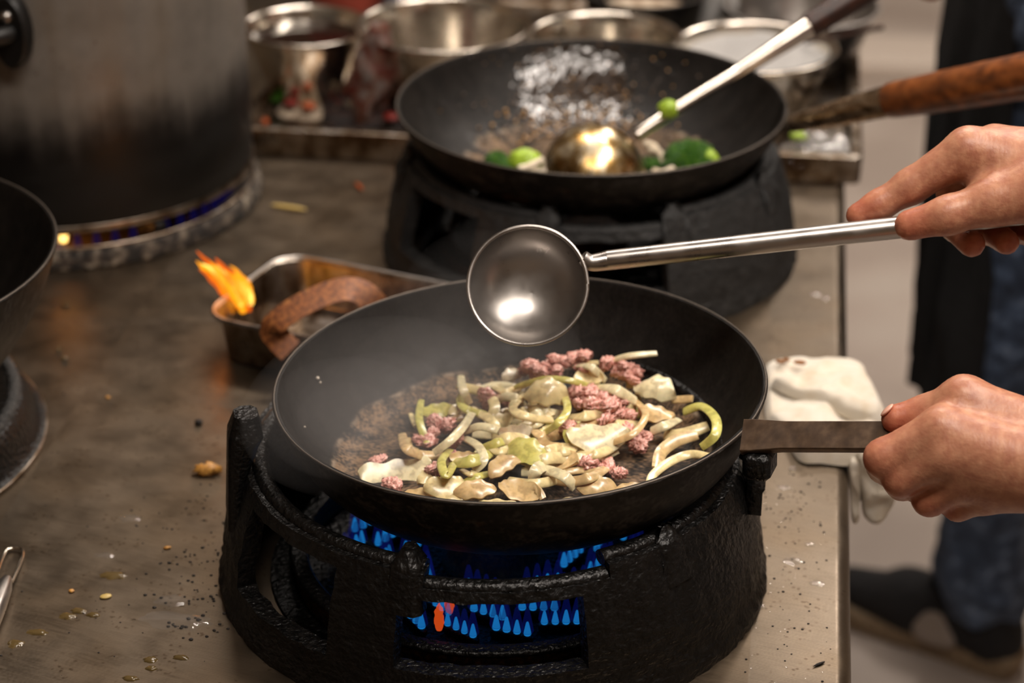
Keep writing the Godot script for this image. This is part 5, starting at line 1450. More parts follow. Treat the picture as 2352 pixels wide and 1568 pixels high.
func build_food() -> void:
	for s in [[[Vector3(-0.2374, 0.9020, -1.4954), Vector3(-0.2289, 0.9141, -1.4512), Vector3(-0.2232, 0.9026, -1.4487)], 0.00695, 0.00220, "pale", "long curved pale onion strip beside the bare pan floor"], [[Vector3(-0.2639, 0.8944, -1.4656), Vector3(-0.2581, 0.9009, -1.4227), Vector3(-0.2482, 0.8950, -1.3979)], 0.00617, 0.00220, "green", "long straight yellow green onion strip beside the bare pan floor"], [[Vector3(-0.2694, 0.8908, -1.4499), Vector3(-0.2622, 0.8911, -1.4302)], 0.00471, 0.00220, "cream", "short straight cream yellow onion strip beside the bare pan floor"], [[Vector3(-0.2647, 0.8899, -1.4135), Vector3(-0.2596, 0.8928, -1.3939), Vector3(-0.2539, 0.8904, -1.3938)], 0.00392, 0.00220, "tan", "medium curved browned tan onion strip beside the bare pan floor"], [[Vector3(-0.2185, 0.9017, -1.4454), Vector3(-0.2201, 0.9110, -1.4004), Vector3(-0.2268, 0.9107, -1.3766), Vector3(-0.2389, 0.9009, -1.3739)], 0.00650, 0.00220, "pale", "long curved pale onion strip beside the bare pan floor"], [[Vector3(-0.2425, 0.8941, -1.4306), Vector3(-0.2278, 0.8947, -1.4426)], 0.00617, 0.00220, "tan", "short straight browned tan onion strip beside the bare pan floor"], [[Vector3(-0.2215, 0.9005, -1.4087), Vector3(-0.2100, 0.9095, -1.4023), Vector3(-0.1970, 0.9100, -1.3988), Vector3(-0.1882, 0.9018, -1.4063)], 0.00650, 0.00220, "pale", "medium hooked pale onion strip in the middle of the heap"], [[Vector3(-0.2205, 0.8994, -1.4021), Vector3(-0.2062, 0.9078, -1.3762), Vector3(-0.1992, 0.9080, -1.3560), Vector3(-0.2059, 0.9000, -1.3530)], 0.00695, 0.00220, "pale", "long curved pale onion strip touching minced meat"], [[Vector3(-0.2278, 0.9002, -1.3817), Vector3(-0.2291, 0.9087, -1.3488), Vector3(-0.2224, 0.9090, -1.3291), Vector3(-0.2216, 0.9004, -1.3624)], 0.00673, 0.00220, "green", "long hooked yellow green onion strip beside the bare pan floor"], [[Vector3(-0.2030, 0.8979, -1.3965), Vector3(-0.1895, 0.9056, -1.3739), Vector3(-0.1788, 0.8989, -1.4022)], 0.00650, 0.00220, "cream", "long hooked cream yellow onion strip in the middle of the heap"], [[Vector3(-0.2125, 0.8953, -1.3422), Vector3(-0.2015, 0.9012, -1.3435), Vector3(-0.1916, 0.8962, -1.3596)], 0.00583, 0.00220, "green", "medium curved yellow green onion strip in the middle of the heap"], [[Vector3(-0.2125, 0.8964, -1.4941), Vector3(-0.1985, 0.9033, -1.4712), Vector3(-0.1848, 0.8975, -1.5003)], 0.00561, 0.00220, "cream", "long hooked cream yellow onion strip against the wall under the ladle"], [[Vector3(-0.2112, 0.8954, -1.4391), Vector3(-0.1942, 0.8960, -1.4557)], 0.00583, 0.00220, "cream", "short straight cream yellow onion strip touching minced meat"], [[Vector3(-0.1825, 0.9009, -1.4731), Vector3(-0.1887, 0.9085, -1.4422), Vector3(-0.1841, 0.9086, -1.4269), Vector3(-0.1735, 0.9013, -1.4353)], 0.00673, 0.00220, "cream", "long hooked cream yellow onion strip in the middle of the heap"], [[Vector3(-0.2302, 0.8913, -1.4945), Vector3(-0.2225, 0.8916, -1.5020)], 0.00280, 0.00220, "tan", "short straight browned tan onion strip against the wall under the ladle"], [[Vector3(-0.2483, 0.8928, -1.3797), Vector3(-0.2344, 0.8933, -1.3836)], 0.00504, 0.00220, "tan", "short straight browned tan onion strip beside the bare pan floor"], [[Vector3(-0.1286, 0.9102, -1.5140), Vector3(-0.1084, 0.9241, -1.5025), Vector3(-0.0853, 0.9241, -1.5110)], 0.00516, 0.00220, "pale", "long curved pale onion strip against the wall under the ladle"], [[Vector3(-0.1515, 0.9077, -1.5131), Vector3(-0.1348, 0.9218, -1.4861), Vector3(-0.1230, 0.9088, -1.4891)], 0.00673, 0.00220, "pale", "long hooked pale onion strip against the wall under the ladle"], [[Vector3(-0.1927, 0.9049, -1.4757), Vector3(-0.1694, 0.9168, -1.4700), Vector3(-0.1479, 0.9176, -1.4688), Vector3(-0.1283, 0.9075, -1.4770)], 0.00516, 0.00220, "green", "long curved yellow green onion strip touching minced meat"], [[Vector3(-0.1550, 0.9075, -1.4711), Vector3(-0.1454, 0.9196, -1.4204), Vector3(-0.1497, 0.9194, -1.3985), Vector3(-0.1609, 0.9073, -1.4031)], 0.00617, 0.00220, "green", "long hooked yellow green onion strip touching minced meat"], [[Vector3(-0.1835, 0.9042, -1.4668), Vector3(-0.1872, 0.9142, -1.4250), Vector3(-0.1741, 0.9147, -1.4126), Vector3(-0.1570, 0.9052, -1.4280)], 0.00673, 0.00220, "cream", "long hooked cream yellow onion strip in the middle of the heap"], [[Vector3(-0.1457, 0.9046, -1.4350), Vector3(-0.1320, 0.9159, -1.4176), Vector3(-0.1207, 0.9056, -1.4420)], 0.00874, 0.00220, "cream", "long hooked cream yellow onion strip touching minced meat"], [[Vector3(-0.1290, 0.9086, -1.4783), Vector3(-0.1123, 0.9227, -1.4495), Vector3(-0.0967, 0.9099, -1.4562)], 0.00874, 0.00220, "pale", "long hooked pale onion strip touching minced meat"], [[Vector3(-0.0984, 0.9065, -1.4645), Vector3(-0.0872, 0.9163, -1.4254), Vector3(-0.0940, 0.9160, -1.3950), Vector3(-0.1122, 0.9059, -1.3950)], 0.00561, 0.00220, "tan", "long hooked browned tan onion strip touching minced meat"], [[Vector3(-0.0700, 0.9065, -1.4683), Vector3(-0.0545, 0.9123, -1.4617)], 0.00673, 0.00220, "tan", "short straight browned tan onion strip at the handle side of the heap"], [[Vector3(-0.0831, 0.9027, -1.4239), Vector3(-0.0722, 0.9103, -1.4210), Vector3(-0.0637, 0.9035, -1.4446)], 0.00807, 0.00220, "pale", "medium hooked pale onion strip touching minced meat"], [[Vector3(-0.0606, 0.9048, -1.4536), Vector3(-0.0469, 0.9148, -1.4456), Vector3(-0.0355, 0.9204, -1.4182), Vector3(-0.0344, 0.9178, -1.3975), Vector3(-0.0440, 0.9070, -1.3968)], 0.00762, 0.00220, "green", "long hooked yellow green onion strip at the handle side of the heap"], [[Vector3(-0.0731, 0.8998, -1.4240), Vector3(-0.0576, 0.9049, -1.4200), Vector3(-0.0405, 0.9092, -1.4262)], 0.00919, 0.00220, "cream", "medium curved cream yellow onion strip at the handle side of the heap"], [[Vector3(-0.1351, 0.9006, -1.3890), Vector3(-0.1194, 0.9085, -1.3740), Vector3(-0.1060, 0.9018, -1.4012)], 0.00740, 0.00220, "cream", "long hooked cream yellow onion strip touching minced meat"], [[Vector3(-0.1550, 0.8954, -1.3626), Vector3(-0.1363, 0.8998, -1.3622), Vector3(-0.1201, 0.8968, -1.3729)], 0.00561, 0.00220, "tan", "medium curved browned tan onion strip touching minced meat"], [[Vector3(-0.0785, 0.8985, -1.3504), Vector3(-0.0765, 0.9011, -1.3630), Vector3(-0.0652, 0.9026, -1.3812), Vector3(-0.0518, 0.9029, -1.3928), Vector3(-0.0378, 0.9074, -1.3834)], 0.00695, 0.00220, "cream", "long hooked cream yellow onion strip at the handle side of the heap"], [[Vector3(-0.1409, 0.8949, -1.3229), Vector3(-0.1341, 0.8979, -1.3236), Vector3(-0.1266, 0.8955, -1.3277)], 0.00538, 0.00220, "cream", "short curved cream yellow onion strip in the middle of the heap"], [[Vector3(-0.1628, 0.8962, -1.3314), Vector3(-0.1579, 0.9009, -1.3318), Vector3(-0.1523, 0.8966, -1.3262)], 0.00617, 0.00220, "tan", "short hooked browned tan onion strip in the middle of the heap"], [[Vector3(-0.1285, 0.8965, -1.3653), Vector3(-0.1165, 0.9006, -1.3658), Vector3(-0.1093, 0.8973, -1.3766)], 0.00381, 0.00220, "tan", "medium curved browned tan onion strip touching minced meat"], [[Vector3(-0.1421, 0.9075, -1.5176), Vector3(-0.1312, 0.9093, -1.5178)], 0.00448, 0.00220, "cream", "short straight cream yellow onion strip against the wall under the ladle"], [[Vector3(-0.1073, 0.9028, -1.4956), Vector3(-0.0976, 0.9049, -1.4953)], 0.00673, 0.00220, "cream", "short straight cream yellow onion strip against the wall under the ladle"], [[Vector3(-0.2141, 0.8964, -1.4963), Vector3(-0.2013, 0.8969, -1.4830)], 0.00561, 0.00220, "cream", "short straight cream yellow onion strip against the wall under the ladle"], [[Vector3(-0.2162, 0.8963, -1.3602), Vector3(-0.2066, 0.9030, -1.3437), Vector3(-0.2041, 0.8968, -1.3609)], 0.00504, 0.00220, "cream", "medium hooked cream yellow onion strip in the middle of the heap"], [[Vector3(-0.1715, 0.8981, -1.4261), Vector3(-0.1626, 0.9047, -1.4130), Vector3(-0.1574, 0.8986, -1.4313)], 0.00448, 0.00220, "cream", "medium hooked cream yellow onion strip in the middle of the heap"], [[Vector3(-0.1905, 0.8962, -1.4119), Vector3(-0.1809, 0.8966, -1.4189)], 0.00504, 0.00220, "cream", "short straight cream yellow onion strip in the middle of the heap"], [[Vector3(-0.2223, 0.8953, -1.4831), Vector3(-0.2105, 0.8964, -1.4908), Vector3(-0.1977, 0.8969, -1.4902), Vector3(-0.1862, 0.8968, -1.4834)], 0.00876, 0.00220, "pale", "medium curved pale onion strip against the wall under the ladle"], [[Vector3(-0.2396, 0.8946, -1.4933), Vector3(-0.2137, 0.9019, -1.4686), Vector3(-0.2033, 0.9040, -1.4436), Vector3(-0.2076, 0.8959, -1.4324)], 0.00847, 0.00220, "cream", "long curved cream yellow onion strip touching minced meat"], [[Vector3(-0.1378, 0.8987, -1.3961), Vector3(-0.1434, 0.9096, -1.4019), Vector3(-0.1381, 0.8989, -1.4389), Vector3(-0.1198, 0.8994, -1.4467)], 0.00680, 0.00220, "green", "long hooked yellow green onion strip touching minced meat"], [[Vector3(-0.1710, 0.8974, -1.4163), Vector3(-0.1734, 0.8992, -1.4366), Vector3(-0.1629, 0.9059, -1.4349), Vector3(-0.1472, 0.8983, -1.4471)], 0.00920, 0.00220, "pale", "long hooked pale onion strip in the middle of the heap"], [[Vector3(-0.2697, 0.8934, -1.4126), Vector3(-0.2584, 0.9058, -1.3699), Vector3(-0.2489, 0.8953, -1.3792), Vector3(-0.2333, 0.8949, -1.3815)], 0.00790, 0.00220, "tan", "long hooked browned tan onion strip beside the bare pan floor"], [[Vector3(-0.2261, 0.8952, -1.4528), Vector3(-0.2071, 0.9045, -1.4268), Vector3(-0.1980, 0.9043, -1.4117), Vector3(-0.1979, 0.8963, -1.4078)], 0.00747, 0.00220, "cream", "long curved cream yellow onion strip in the middle of the heap"], [[Vector3(-0.1721, 0.8973, -1.3609), Vector3(-0.1536, 0.9031, -1.3555), Vector3(-0.1386, 0.9081, -1.3399), Vector3(-0.1309, 0.8990, -1.3405)], 0.00894, 0.00220, "pale", "long curved pale onion strip in the middle of the heap"], [[Vector3(-0.1300, 0.9002, -1.5133), Vector3(-0.1331, 0.9080, -1.4699), Vector3(-0.1237, 0.9092, -1.4493), Vector3(-0.1063, 0.9000, -1.4585)], 0.00846, 0.00220, "cream", "long hooked cream yellow onion strip touching minced meat"], [[Vector3(-0.2288, 0.8951, -1.3716), Vector3(-0.2113, 0.9077, -1.3520), Vector3(-0.2011, 0.9070, -1.3616), Vector3(-0.1978, 0.8963, -1.3929)], 0.00977, 0.00220, "green", "long hooked yellow green onion strip touching minced meat"], [[Vector3(-0.1786, 0.8971, -1.4155), Vector3(-0.1743, 0.9078, -1.4143), Vector3(-0.1682, 0.8991, -1.4430), Vector3(-0.1567, 0.8980, -1.4521)], 0.00757, 0.00220, "pale", "long hooked pale onion strip in the middle of the heap"], [[Vector3(-0.0747, 0.9012, -1.3724), Vector3(-0.0730, 0.9014, -1.3959), Vector3(-0.0631, 0.9040, -1.4097), Vector3(-0.0482, 0.9050, -1.4194)], 0.00958, 0.00220, "tan", "long curved browned tan onion strip at the handle side of the heap"], [[Vector3(-0.1690, 0.8975, -1.3600), Vector3(-0.1554, 0.9081, -1.3624), Vector3(-0.1410, 0.9033, -1.3736), Vector3(-0.1256, 0.8992, -1.3684)], 0.00901, 0.00220, "cream", "long curved cream yellow onion strip in the middle of the heap"], [[Vector3(-0.1663, 0.8976, -1.4012), Vector3(-0.1591, 0.9004, -1.3851), Vector3(-0.1507, 0.8988, -1.3847), Vector3(-0.1416, 0.8986, -1.3882)], 0.00860, 0.00220, "pale", "medium hooked pale onion strip in the middle of the heap"], [[Vector3(-0.1623, 0.8977, -1.3734), Vector3(-0.1538, 0.9101, -1.3724), Vector3(-0.1430, 0.9029, -1.3905), Vector3(-0.1283, 0.8991, -1.3899)], 0.00782, 0.00220, "cream", "long hooked cream yellow onion strip in the middle of the heap"], [[Vector3(-0.1221, 0.8993, -1.4946), Vector3(-0.1203, 0.9057, -1.4568), Vector3(-0.1100, 0.9004, -1.4545), Vector3(-0.0923, 0.9005, -1.4544)], 0.00839, 0.00220, "green", "long hooked yellow green onion strip in the middle of the heap"], [[Vector3(-0.1856, 0.8968, -1.4371), Vector3(-0.1687, 0.9068, -1.4324), Vector3(-0.1662, 0.9037, -1.4563), Vector3(-0.1742, 0.8973, -1.4885)], 0.00828, 0.00220, "pale", "long hooked pale onion strip in the middle of the heap"], [[Vector3(-0.1338, 0.8989, -1.4441), Vector3(-0.1097, 0.9055, -1.4388), Vector3(-0.0979, 0.9034, -1.4620), Vector3(-0.0965, 0.9016, -1.4927)], 0.00685, 0.00220, "cream", "long hooked cream yellow onion strip touching minced meat"], [[Vector3(-0.1979, 0.8963, -1.4517), Vector3(-0.1834, 0.9033, -1.4394), Vector3(-0.1765, 0.9036, -1.4474), Vector3(-0.1768, 0.8971, -1.4737)], 0.00762, 0.00220, "cream", "long hooked cream yellow onion strip in the middle of the heap"], [[Vector3(-0.2098, 0.8958, -1.3690), Vector3(-0.2056, 0.8972, -1.3880), Vector3(-0.1921, 0.9075, -1.3839), Vector3(-0.1795, 0.8970, -1.4087)], 0.00733, 0.00220, "green", "long hooked yellow green onion strip in the middle of the heap"], [[Vector3(-0.1616, 0.8978, -1.3436), Vector3(-0.1592, 0.9092, -1.3447), Vector3(-0.1514, 0.9010, -1.3692), Vector3(-0.1361, 0.8988, -1.3734)], 0.00956, 0.00220, "pale", "long hooked pale onion strip in the middle of the heap"], [[Vector3(-0.1557, 0.8980, -1.3533), Vector3(-0.1366, 0.9001, -1.3467), Vector3(-0.1203, 0.9084, -1.3402), Vector3(-0.1113, 0.8998, -1.3702)], 0.00825, 0.00220, "tan", "long hooked browned tan onion strip in the middle of the heap"], [[Vector3(-0.1807, 0.8970, -1.3484), Vector3(-0.1595, 0.9024, -1.3367), Vector3(-0.1447, 0.8991, -1.3514), Vector3(-0.1349, 0.8988, -1.3692)], 0.00749, 0.00220, "cream", "long hooked cream yellow onion strip in the middle of the heap"], [[Vector3(-0.1905, 0.8966, -1.4398), Vector3(-0.1779, 0.9019, -1.4239), Vector3(-0.1676, 0.9087, -1.4151), Vector3(-0.1641, 0.8977, -1.4461)], 0.00803, 0.00220, "pale", "long hooked pale onion strip in the middle of the heap"], [[Vector3(-0.1358, 0.8988, -1.3968), Vector3(-0.1156, 0.9057, -1.3985), Vector3(-0.1093, 0.9028, -1.4252), Vector3(-0.1142, 0.8997, -1.4556)], 0.00965, 0.00220, "cream", "long hooked cream yellow onion strip touching minced meat"], [[Vector3(-0.1866, 0.8968, -1.4149), Vector3(-0.1665, 0.9018, -1.4075), Vector3(-0.1589, 0.9029, -1.4189), Vector3(-0.1628, 0.8977, -1.4494)], 0.00885, 0.00220, "green", "long hooked yellow green onion strip in the middle of the heap"], [[Vector3(-0.1808, 0.8970, -1.3850), Vector3(-0.1673, 0.9039, -1.3646), Vector3(-0.1582, 0.9044, -1.3674), Vector3(-0.1540, 0.8981, -1.3914)], 0.00850, 0.00220, "pale", "long hooked pale onion strip in the middle of the heap"], [[Vector3(-0.1423, 0.8985, -1.4097), Vector3(-0.1312, 0.9090, -1.4143), Vector3(-0.1159, 0.9052, -1.4321), Vector3(-0.0978, 0.9003, -1.4400)], 0.00944, 0.00220, "tan", "long curved browned tan onion strip touching minced meat"], [[Vector3(-0.1648, 0.8976, -1.3985), Vector3(-0.1439, 0.9085, -1.3762), Vector3(-0.1371, 0.8989, -1.4039), Vector3(-0.1379, 0.8987, -1.4254)], 0.00967, 0.00220, "cream", "long hooked cream yellow onion strip touching minced meat"], [[Vector3(-0.2128, 0.8957, -1.3780), Vector3(-0.1994, 0.8982, -1.3813), Vector3(-0.1888, 0.8988, -1.3760), Vector3(-0.1820, 0.8969, -1.3660)], 0.00753, 0.00220, "pale", "medium curved pale onion strip in the middle of the heap"], [[Vector3(-0.1031, 0.9001, -1.4071), Vector3(-0.1136, 0.8999, -1.4261), Vector3(-0.1072, 0.9109, -1.4167), Vector3(-0.0921, 0.9005, -1.4380)], 0.00759, 0.00220, "cream", "long hooked cream yellow onion strip touching minced meat"], [[Vector3(-0.2311, 0.8950, -1.4895), Vector3(-0.2306, 0.9043, -1.4496), Vector3(-0.2214, 0.9070, -1.4311), Vector3(-0.2088, 0.8959, -1.4465)], 0.00705, 0.00220, "green", "long hooked yellow green onion strip beside the bare pan floor"], [[Vector3(-0.1500, 0.8982, -1.3931), Vector3(-0.1321, 0.9055, -1.3726), Vector3(-0.1177, 0.9003, -1.3849), Vector3(-0.1056, 0.9000, -1.3971)], 0.00735, 0.00220, "pale", "long hooked pale onion strip touching minced meat"], [[Vector3(-0.1766, 0.8972, -1.4363), Vector3(-0.1635, 0.9079, -1.3993), Vector3(-0.1531, 0.9020, -1.4095), Vector3(-0.1429, 0.8985, -1.4295)], 0.00855, 0.00220, "tan", "long hooked browned tan onion strip touching minced meat"], [[Vector3(-0.1480, 0.8983, -1.4908), Vector3(-0.1314, 0.9017, -1.4676), Vector3(-0.1153, 0.9112, -1.4521), Vector3(-0.1050, 0.9000, -1.4904)], 0.00757, 0.00220, "cream", "long hooked cream yellow onion strip touching minced meat"], [[Vector3(-0.2100, 0.8958, -1.4653), Vector3(-0.1977, 0.9064, -1.4567), Vector3(-0.1875, 0.9080, -1.4523), Vector3(-0.1816, 0.8970, -1.4617)], 0.00812, 0.00220, "pale", "long hooked pale onion strip touching minced meat"], [[Vector3(-0.2015, 0.8962, -1.3931), Vector3(-0.1871, 0.9082, -1.3890), Vector3(-0.1754, 0.9027, -1.3981), Vector3(-0.1644, 0.8976, -1.3927)], 0.00953, 0.00220, "cream", "long hooked cream yellow onion strip in the middle of the heap"], [[Vector3(-0.1600, 0.8978, -1.3974), Vector3(-0.1596, 0.9002, -1.4193), Vector3(-0.1474, 0.9033, -1.4270), Vector3(-0.1290, 0.8991, -1.4352)], 0.00914, 0.00220, "green", "long curved yellow green onion strip touching minced meat"], [[Vector3(-0.2162, 0.8956, -1.4154), Vector3(-0.1956, 0.8988, -1.4117), Vector3(-0.1852, 0.8983, -1.4265), Vector3(-0.1837, 0.8969, -1.4509)], 0.00778, 0.00220, "pale", "long hooked pale onion strip in the middle of the heap"]]:
		onion_strip(s[0], s[1], s[2], s[3], s[4], "onion strips in the front wok")
	for s in [[Vector3(-0.2497, 0.8962, -1.4492), 0.0130, 0.00586, 0.00180, 0.3000, Vector2(0.5000, 0.1000), -0.2000, "green", "small domed yellow green onion petal beside the bare pan floor"], [Vector3(-0.2677, 0.8915, -1.3659), 0.0280, 0.0137, -0.00240, 0.3500, Vector2(0.5500, 0.1000), -0.3000, "pale", "large cupped pale onion petal beside the bare pan floor"], [Vector3(-0.2257, 0.8972, -1.3362), 0.0156, 0.00828, 0.00300, 0.5000, Vector2(0.5000, 0.0000), -0.2000, "cream", "small domed cream yellow onion petal beside the bare pan floor"], [Vector3(-0.2012, 0.8982, -1.3279), 0.0154, 0.00722, 0.00360, 0.2000, Vector2(0.4500, 0.1000), 0.0000, "tan", "small domed browned tan onion petal in the middle of the heap"], [Vector3(-0.1696, 0.9014, -1.3304), 0.0162, 0.00827, -0.00288, -0.3000, Vector2(0.4500, -0.1000), -0.0000, "tan", "small cupped browned tan onion petal in the middle of the heap"], [Vector3(-0.1834, 0.9049, -1.3515), 0.0143, 0.00644, 0.00300, 0.9000, Vector2(0.4000, 0.2000), 0.2000, "tan", "small domed browned tan onion petal in the middle of the heap"], [Vector3(-0.2192, 0.8924, -1.3206), 0.0111, 0.00542, 0.00270, 0, Vector2(0.3000, 0.0000), -0.2000, "cream", "small domed cream yellow onion petal in the middle of the heap"], [Vector3(-0.2449, 0.8904, -1.3236), 0.0143, 0.00759, -0.00168, 0.4000, Vector2(0.3000, 0.1000), 0.2000, "tan", "small cupped browned tan onion petal beside the bare pan floor"], [Vector3(-0.1850, 0.8928, -1.3177), 0.0169, 0.00795, 0.00240, 0, Vector2(0.2500, 0.0000), -0.2000, "cream", "small domed cream yellow onion petal in the middle of the heap"], [Vector3(-0.1689, 0.9055, -1.3718), 0.0176, 0.0111, 0.00532, -0.5000, Vector2(0.4000, 0.0000), 0.0000, "green", "small domed yellow green onion petal in the middle of the heap"], [Vector3(-0.1813, 0.9090, -1.4017), 0.0130, 0.00586, -0.00288, 0.4000, Vector2(0.9000, 0.0000), -0.2000, "grey", "small cupped greyish clear onion petal in the middle of the heap"], [Vector3(-0.1986, 0.8983, -1.5053), 0.00919, 0.00450, 0.00150, 0.8000, Vector2(0.8000, 0.2000), 0.2000, "grey", "small domed greyish clear onion petal against the wall under the ladle"], [Vector3(-0.1658, 0.9116, -1.4528), 0.0179, 0.0118, 0.00836, 0, Vector2(0.4500, 0.1000), -0.0000, "cream", "small domed cream yellow onion petal in the middle of the heap"], [Vector3(-0.0827, 0.9109, -1.4730), 0.0176, 0.0102, 0.00760, -0.4000, Vector2(0.5000, 0.1000), 0.0000, "pale", "small domed pale onion petal at the handle side of the heap"], [Vector3(-0.0811, 0.9070, -1.4457), 0.0143, 0.00730, 0.00270, -0.2000, Vector2(0.4000, 0.0000), -0.2000, "tan", "small domed browned tan onion petal at the handle side of the heap"], [Vector3(-0.1217, 0.9114, -1.4020), 0.0241, 0.0108, 0.00360, 0.1500, Vector2(0.6000, 0.0000), -0.3000, "pale", "middling domed pale onion petal in the middle of the heap"], [Vector3(-0.1494, 0.9062, -1.3791), 0.0215, 0.0105, -0.00240, -0.6500, Vector2(0.5000, 0.0000), -0.2000, "tan", "middling cupped browned tan onion petal in the middle of the heap"], [Vector3(-0.1161, 0.8996, -1.3416), 0.0143, 0.00759, 0.00420, 0.2000, Vector2(0.5000, 0.0000), 0.0000, "tan", "small domed browned tan onion petal in the middle of the heap"], [Vector3(-0.0935, 0.8985, -1.3454), 0.0104, 0.00489, 0.00240, 0.3000, Vector2(0.3000, 0.0000), -0.2000, "tan", "small domed browned tan onion petal at the handle side of the heap"], [Vector3(-0.1364, 0.9148, -1.4816), 0.0117, 0.00597, -0.00144, 0.1000, Vector2(0.5000, 0.0000), 0.2000, "cream", "small cupped cream yellow onion petal against the wall under the ladle"], [Vector3(-0.1668, 0.9055, -1.4394), 0.0111, 0.00498, 0.00240, -0.3000, Vector2(0.5000, 0.0000), -0.2000, "cream", "small domed cream yellow onion petal in the middle of the heap"], [Vector3(-0.2316, 0.8969, -1.4468), 0.00822, 0.00403, 0.00180, 0.6000, Vector2(0.5000, 0.0000), 0.2000, "cream", "small domed cream yellow onion petal beside the bare pan floor"], [Vector3(-0.2153, 0.9036, -1.3679), 0.0104, 0.00552, -0.00216, 0.2000, Vector2(0.6000, 0.0000), -0.2000, "tan", "small cupped browned tan onion petal touching minced meat"], [Vector3(-0.2378, 0.8947, -1.3479), 0.00986, 0.00464, 0.00240, 0.9000, Vector2(0.5000, 0.0000), 0.2000, "cream", "small domed cream yellow onion petal beside the bare pan floor"], [Vector3(-0.2000, 0.8982, -1.4353), 0.0117, 0.00597, 0.00210, 0.2000, Vector2(0.5000, 0.0000), -0.2000, "cream", "small domed cream yellow onion petal in the middle of the heap"]]:
		onion_petal(s[0], s[1], s[2], s[3], s[4], s[5], s[6], s[7], s[8], "onion petals in the front wok")
	var variants := []
	for k in 5: variants.append(lump(Vector3(0.0085, 0.0050, 0.0072), 100 + k, 0.7, 2.2, 16, 24).mesh())
	var k := 0
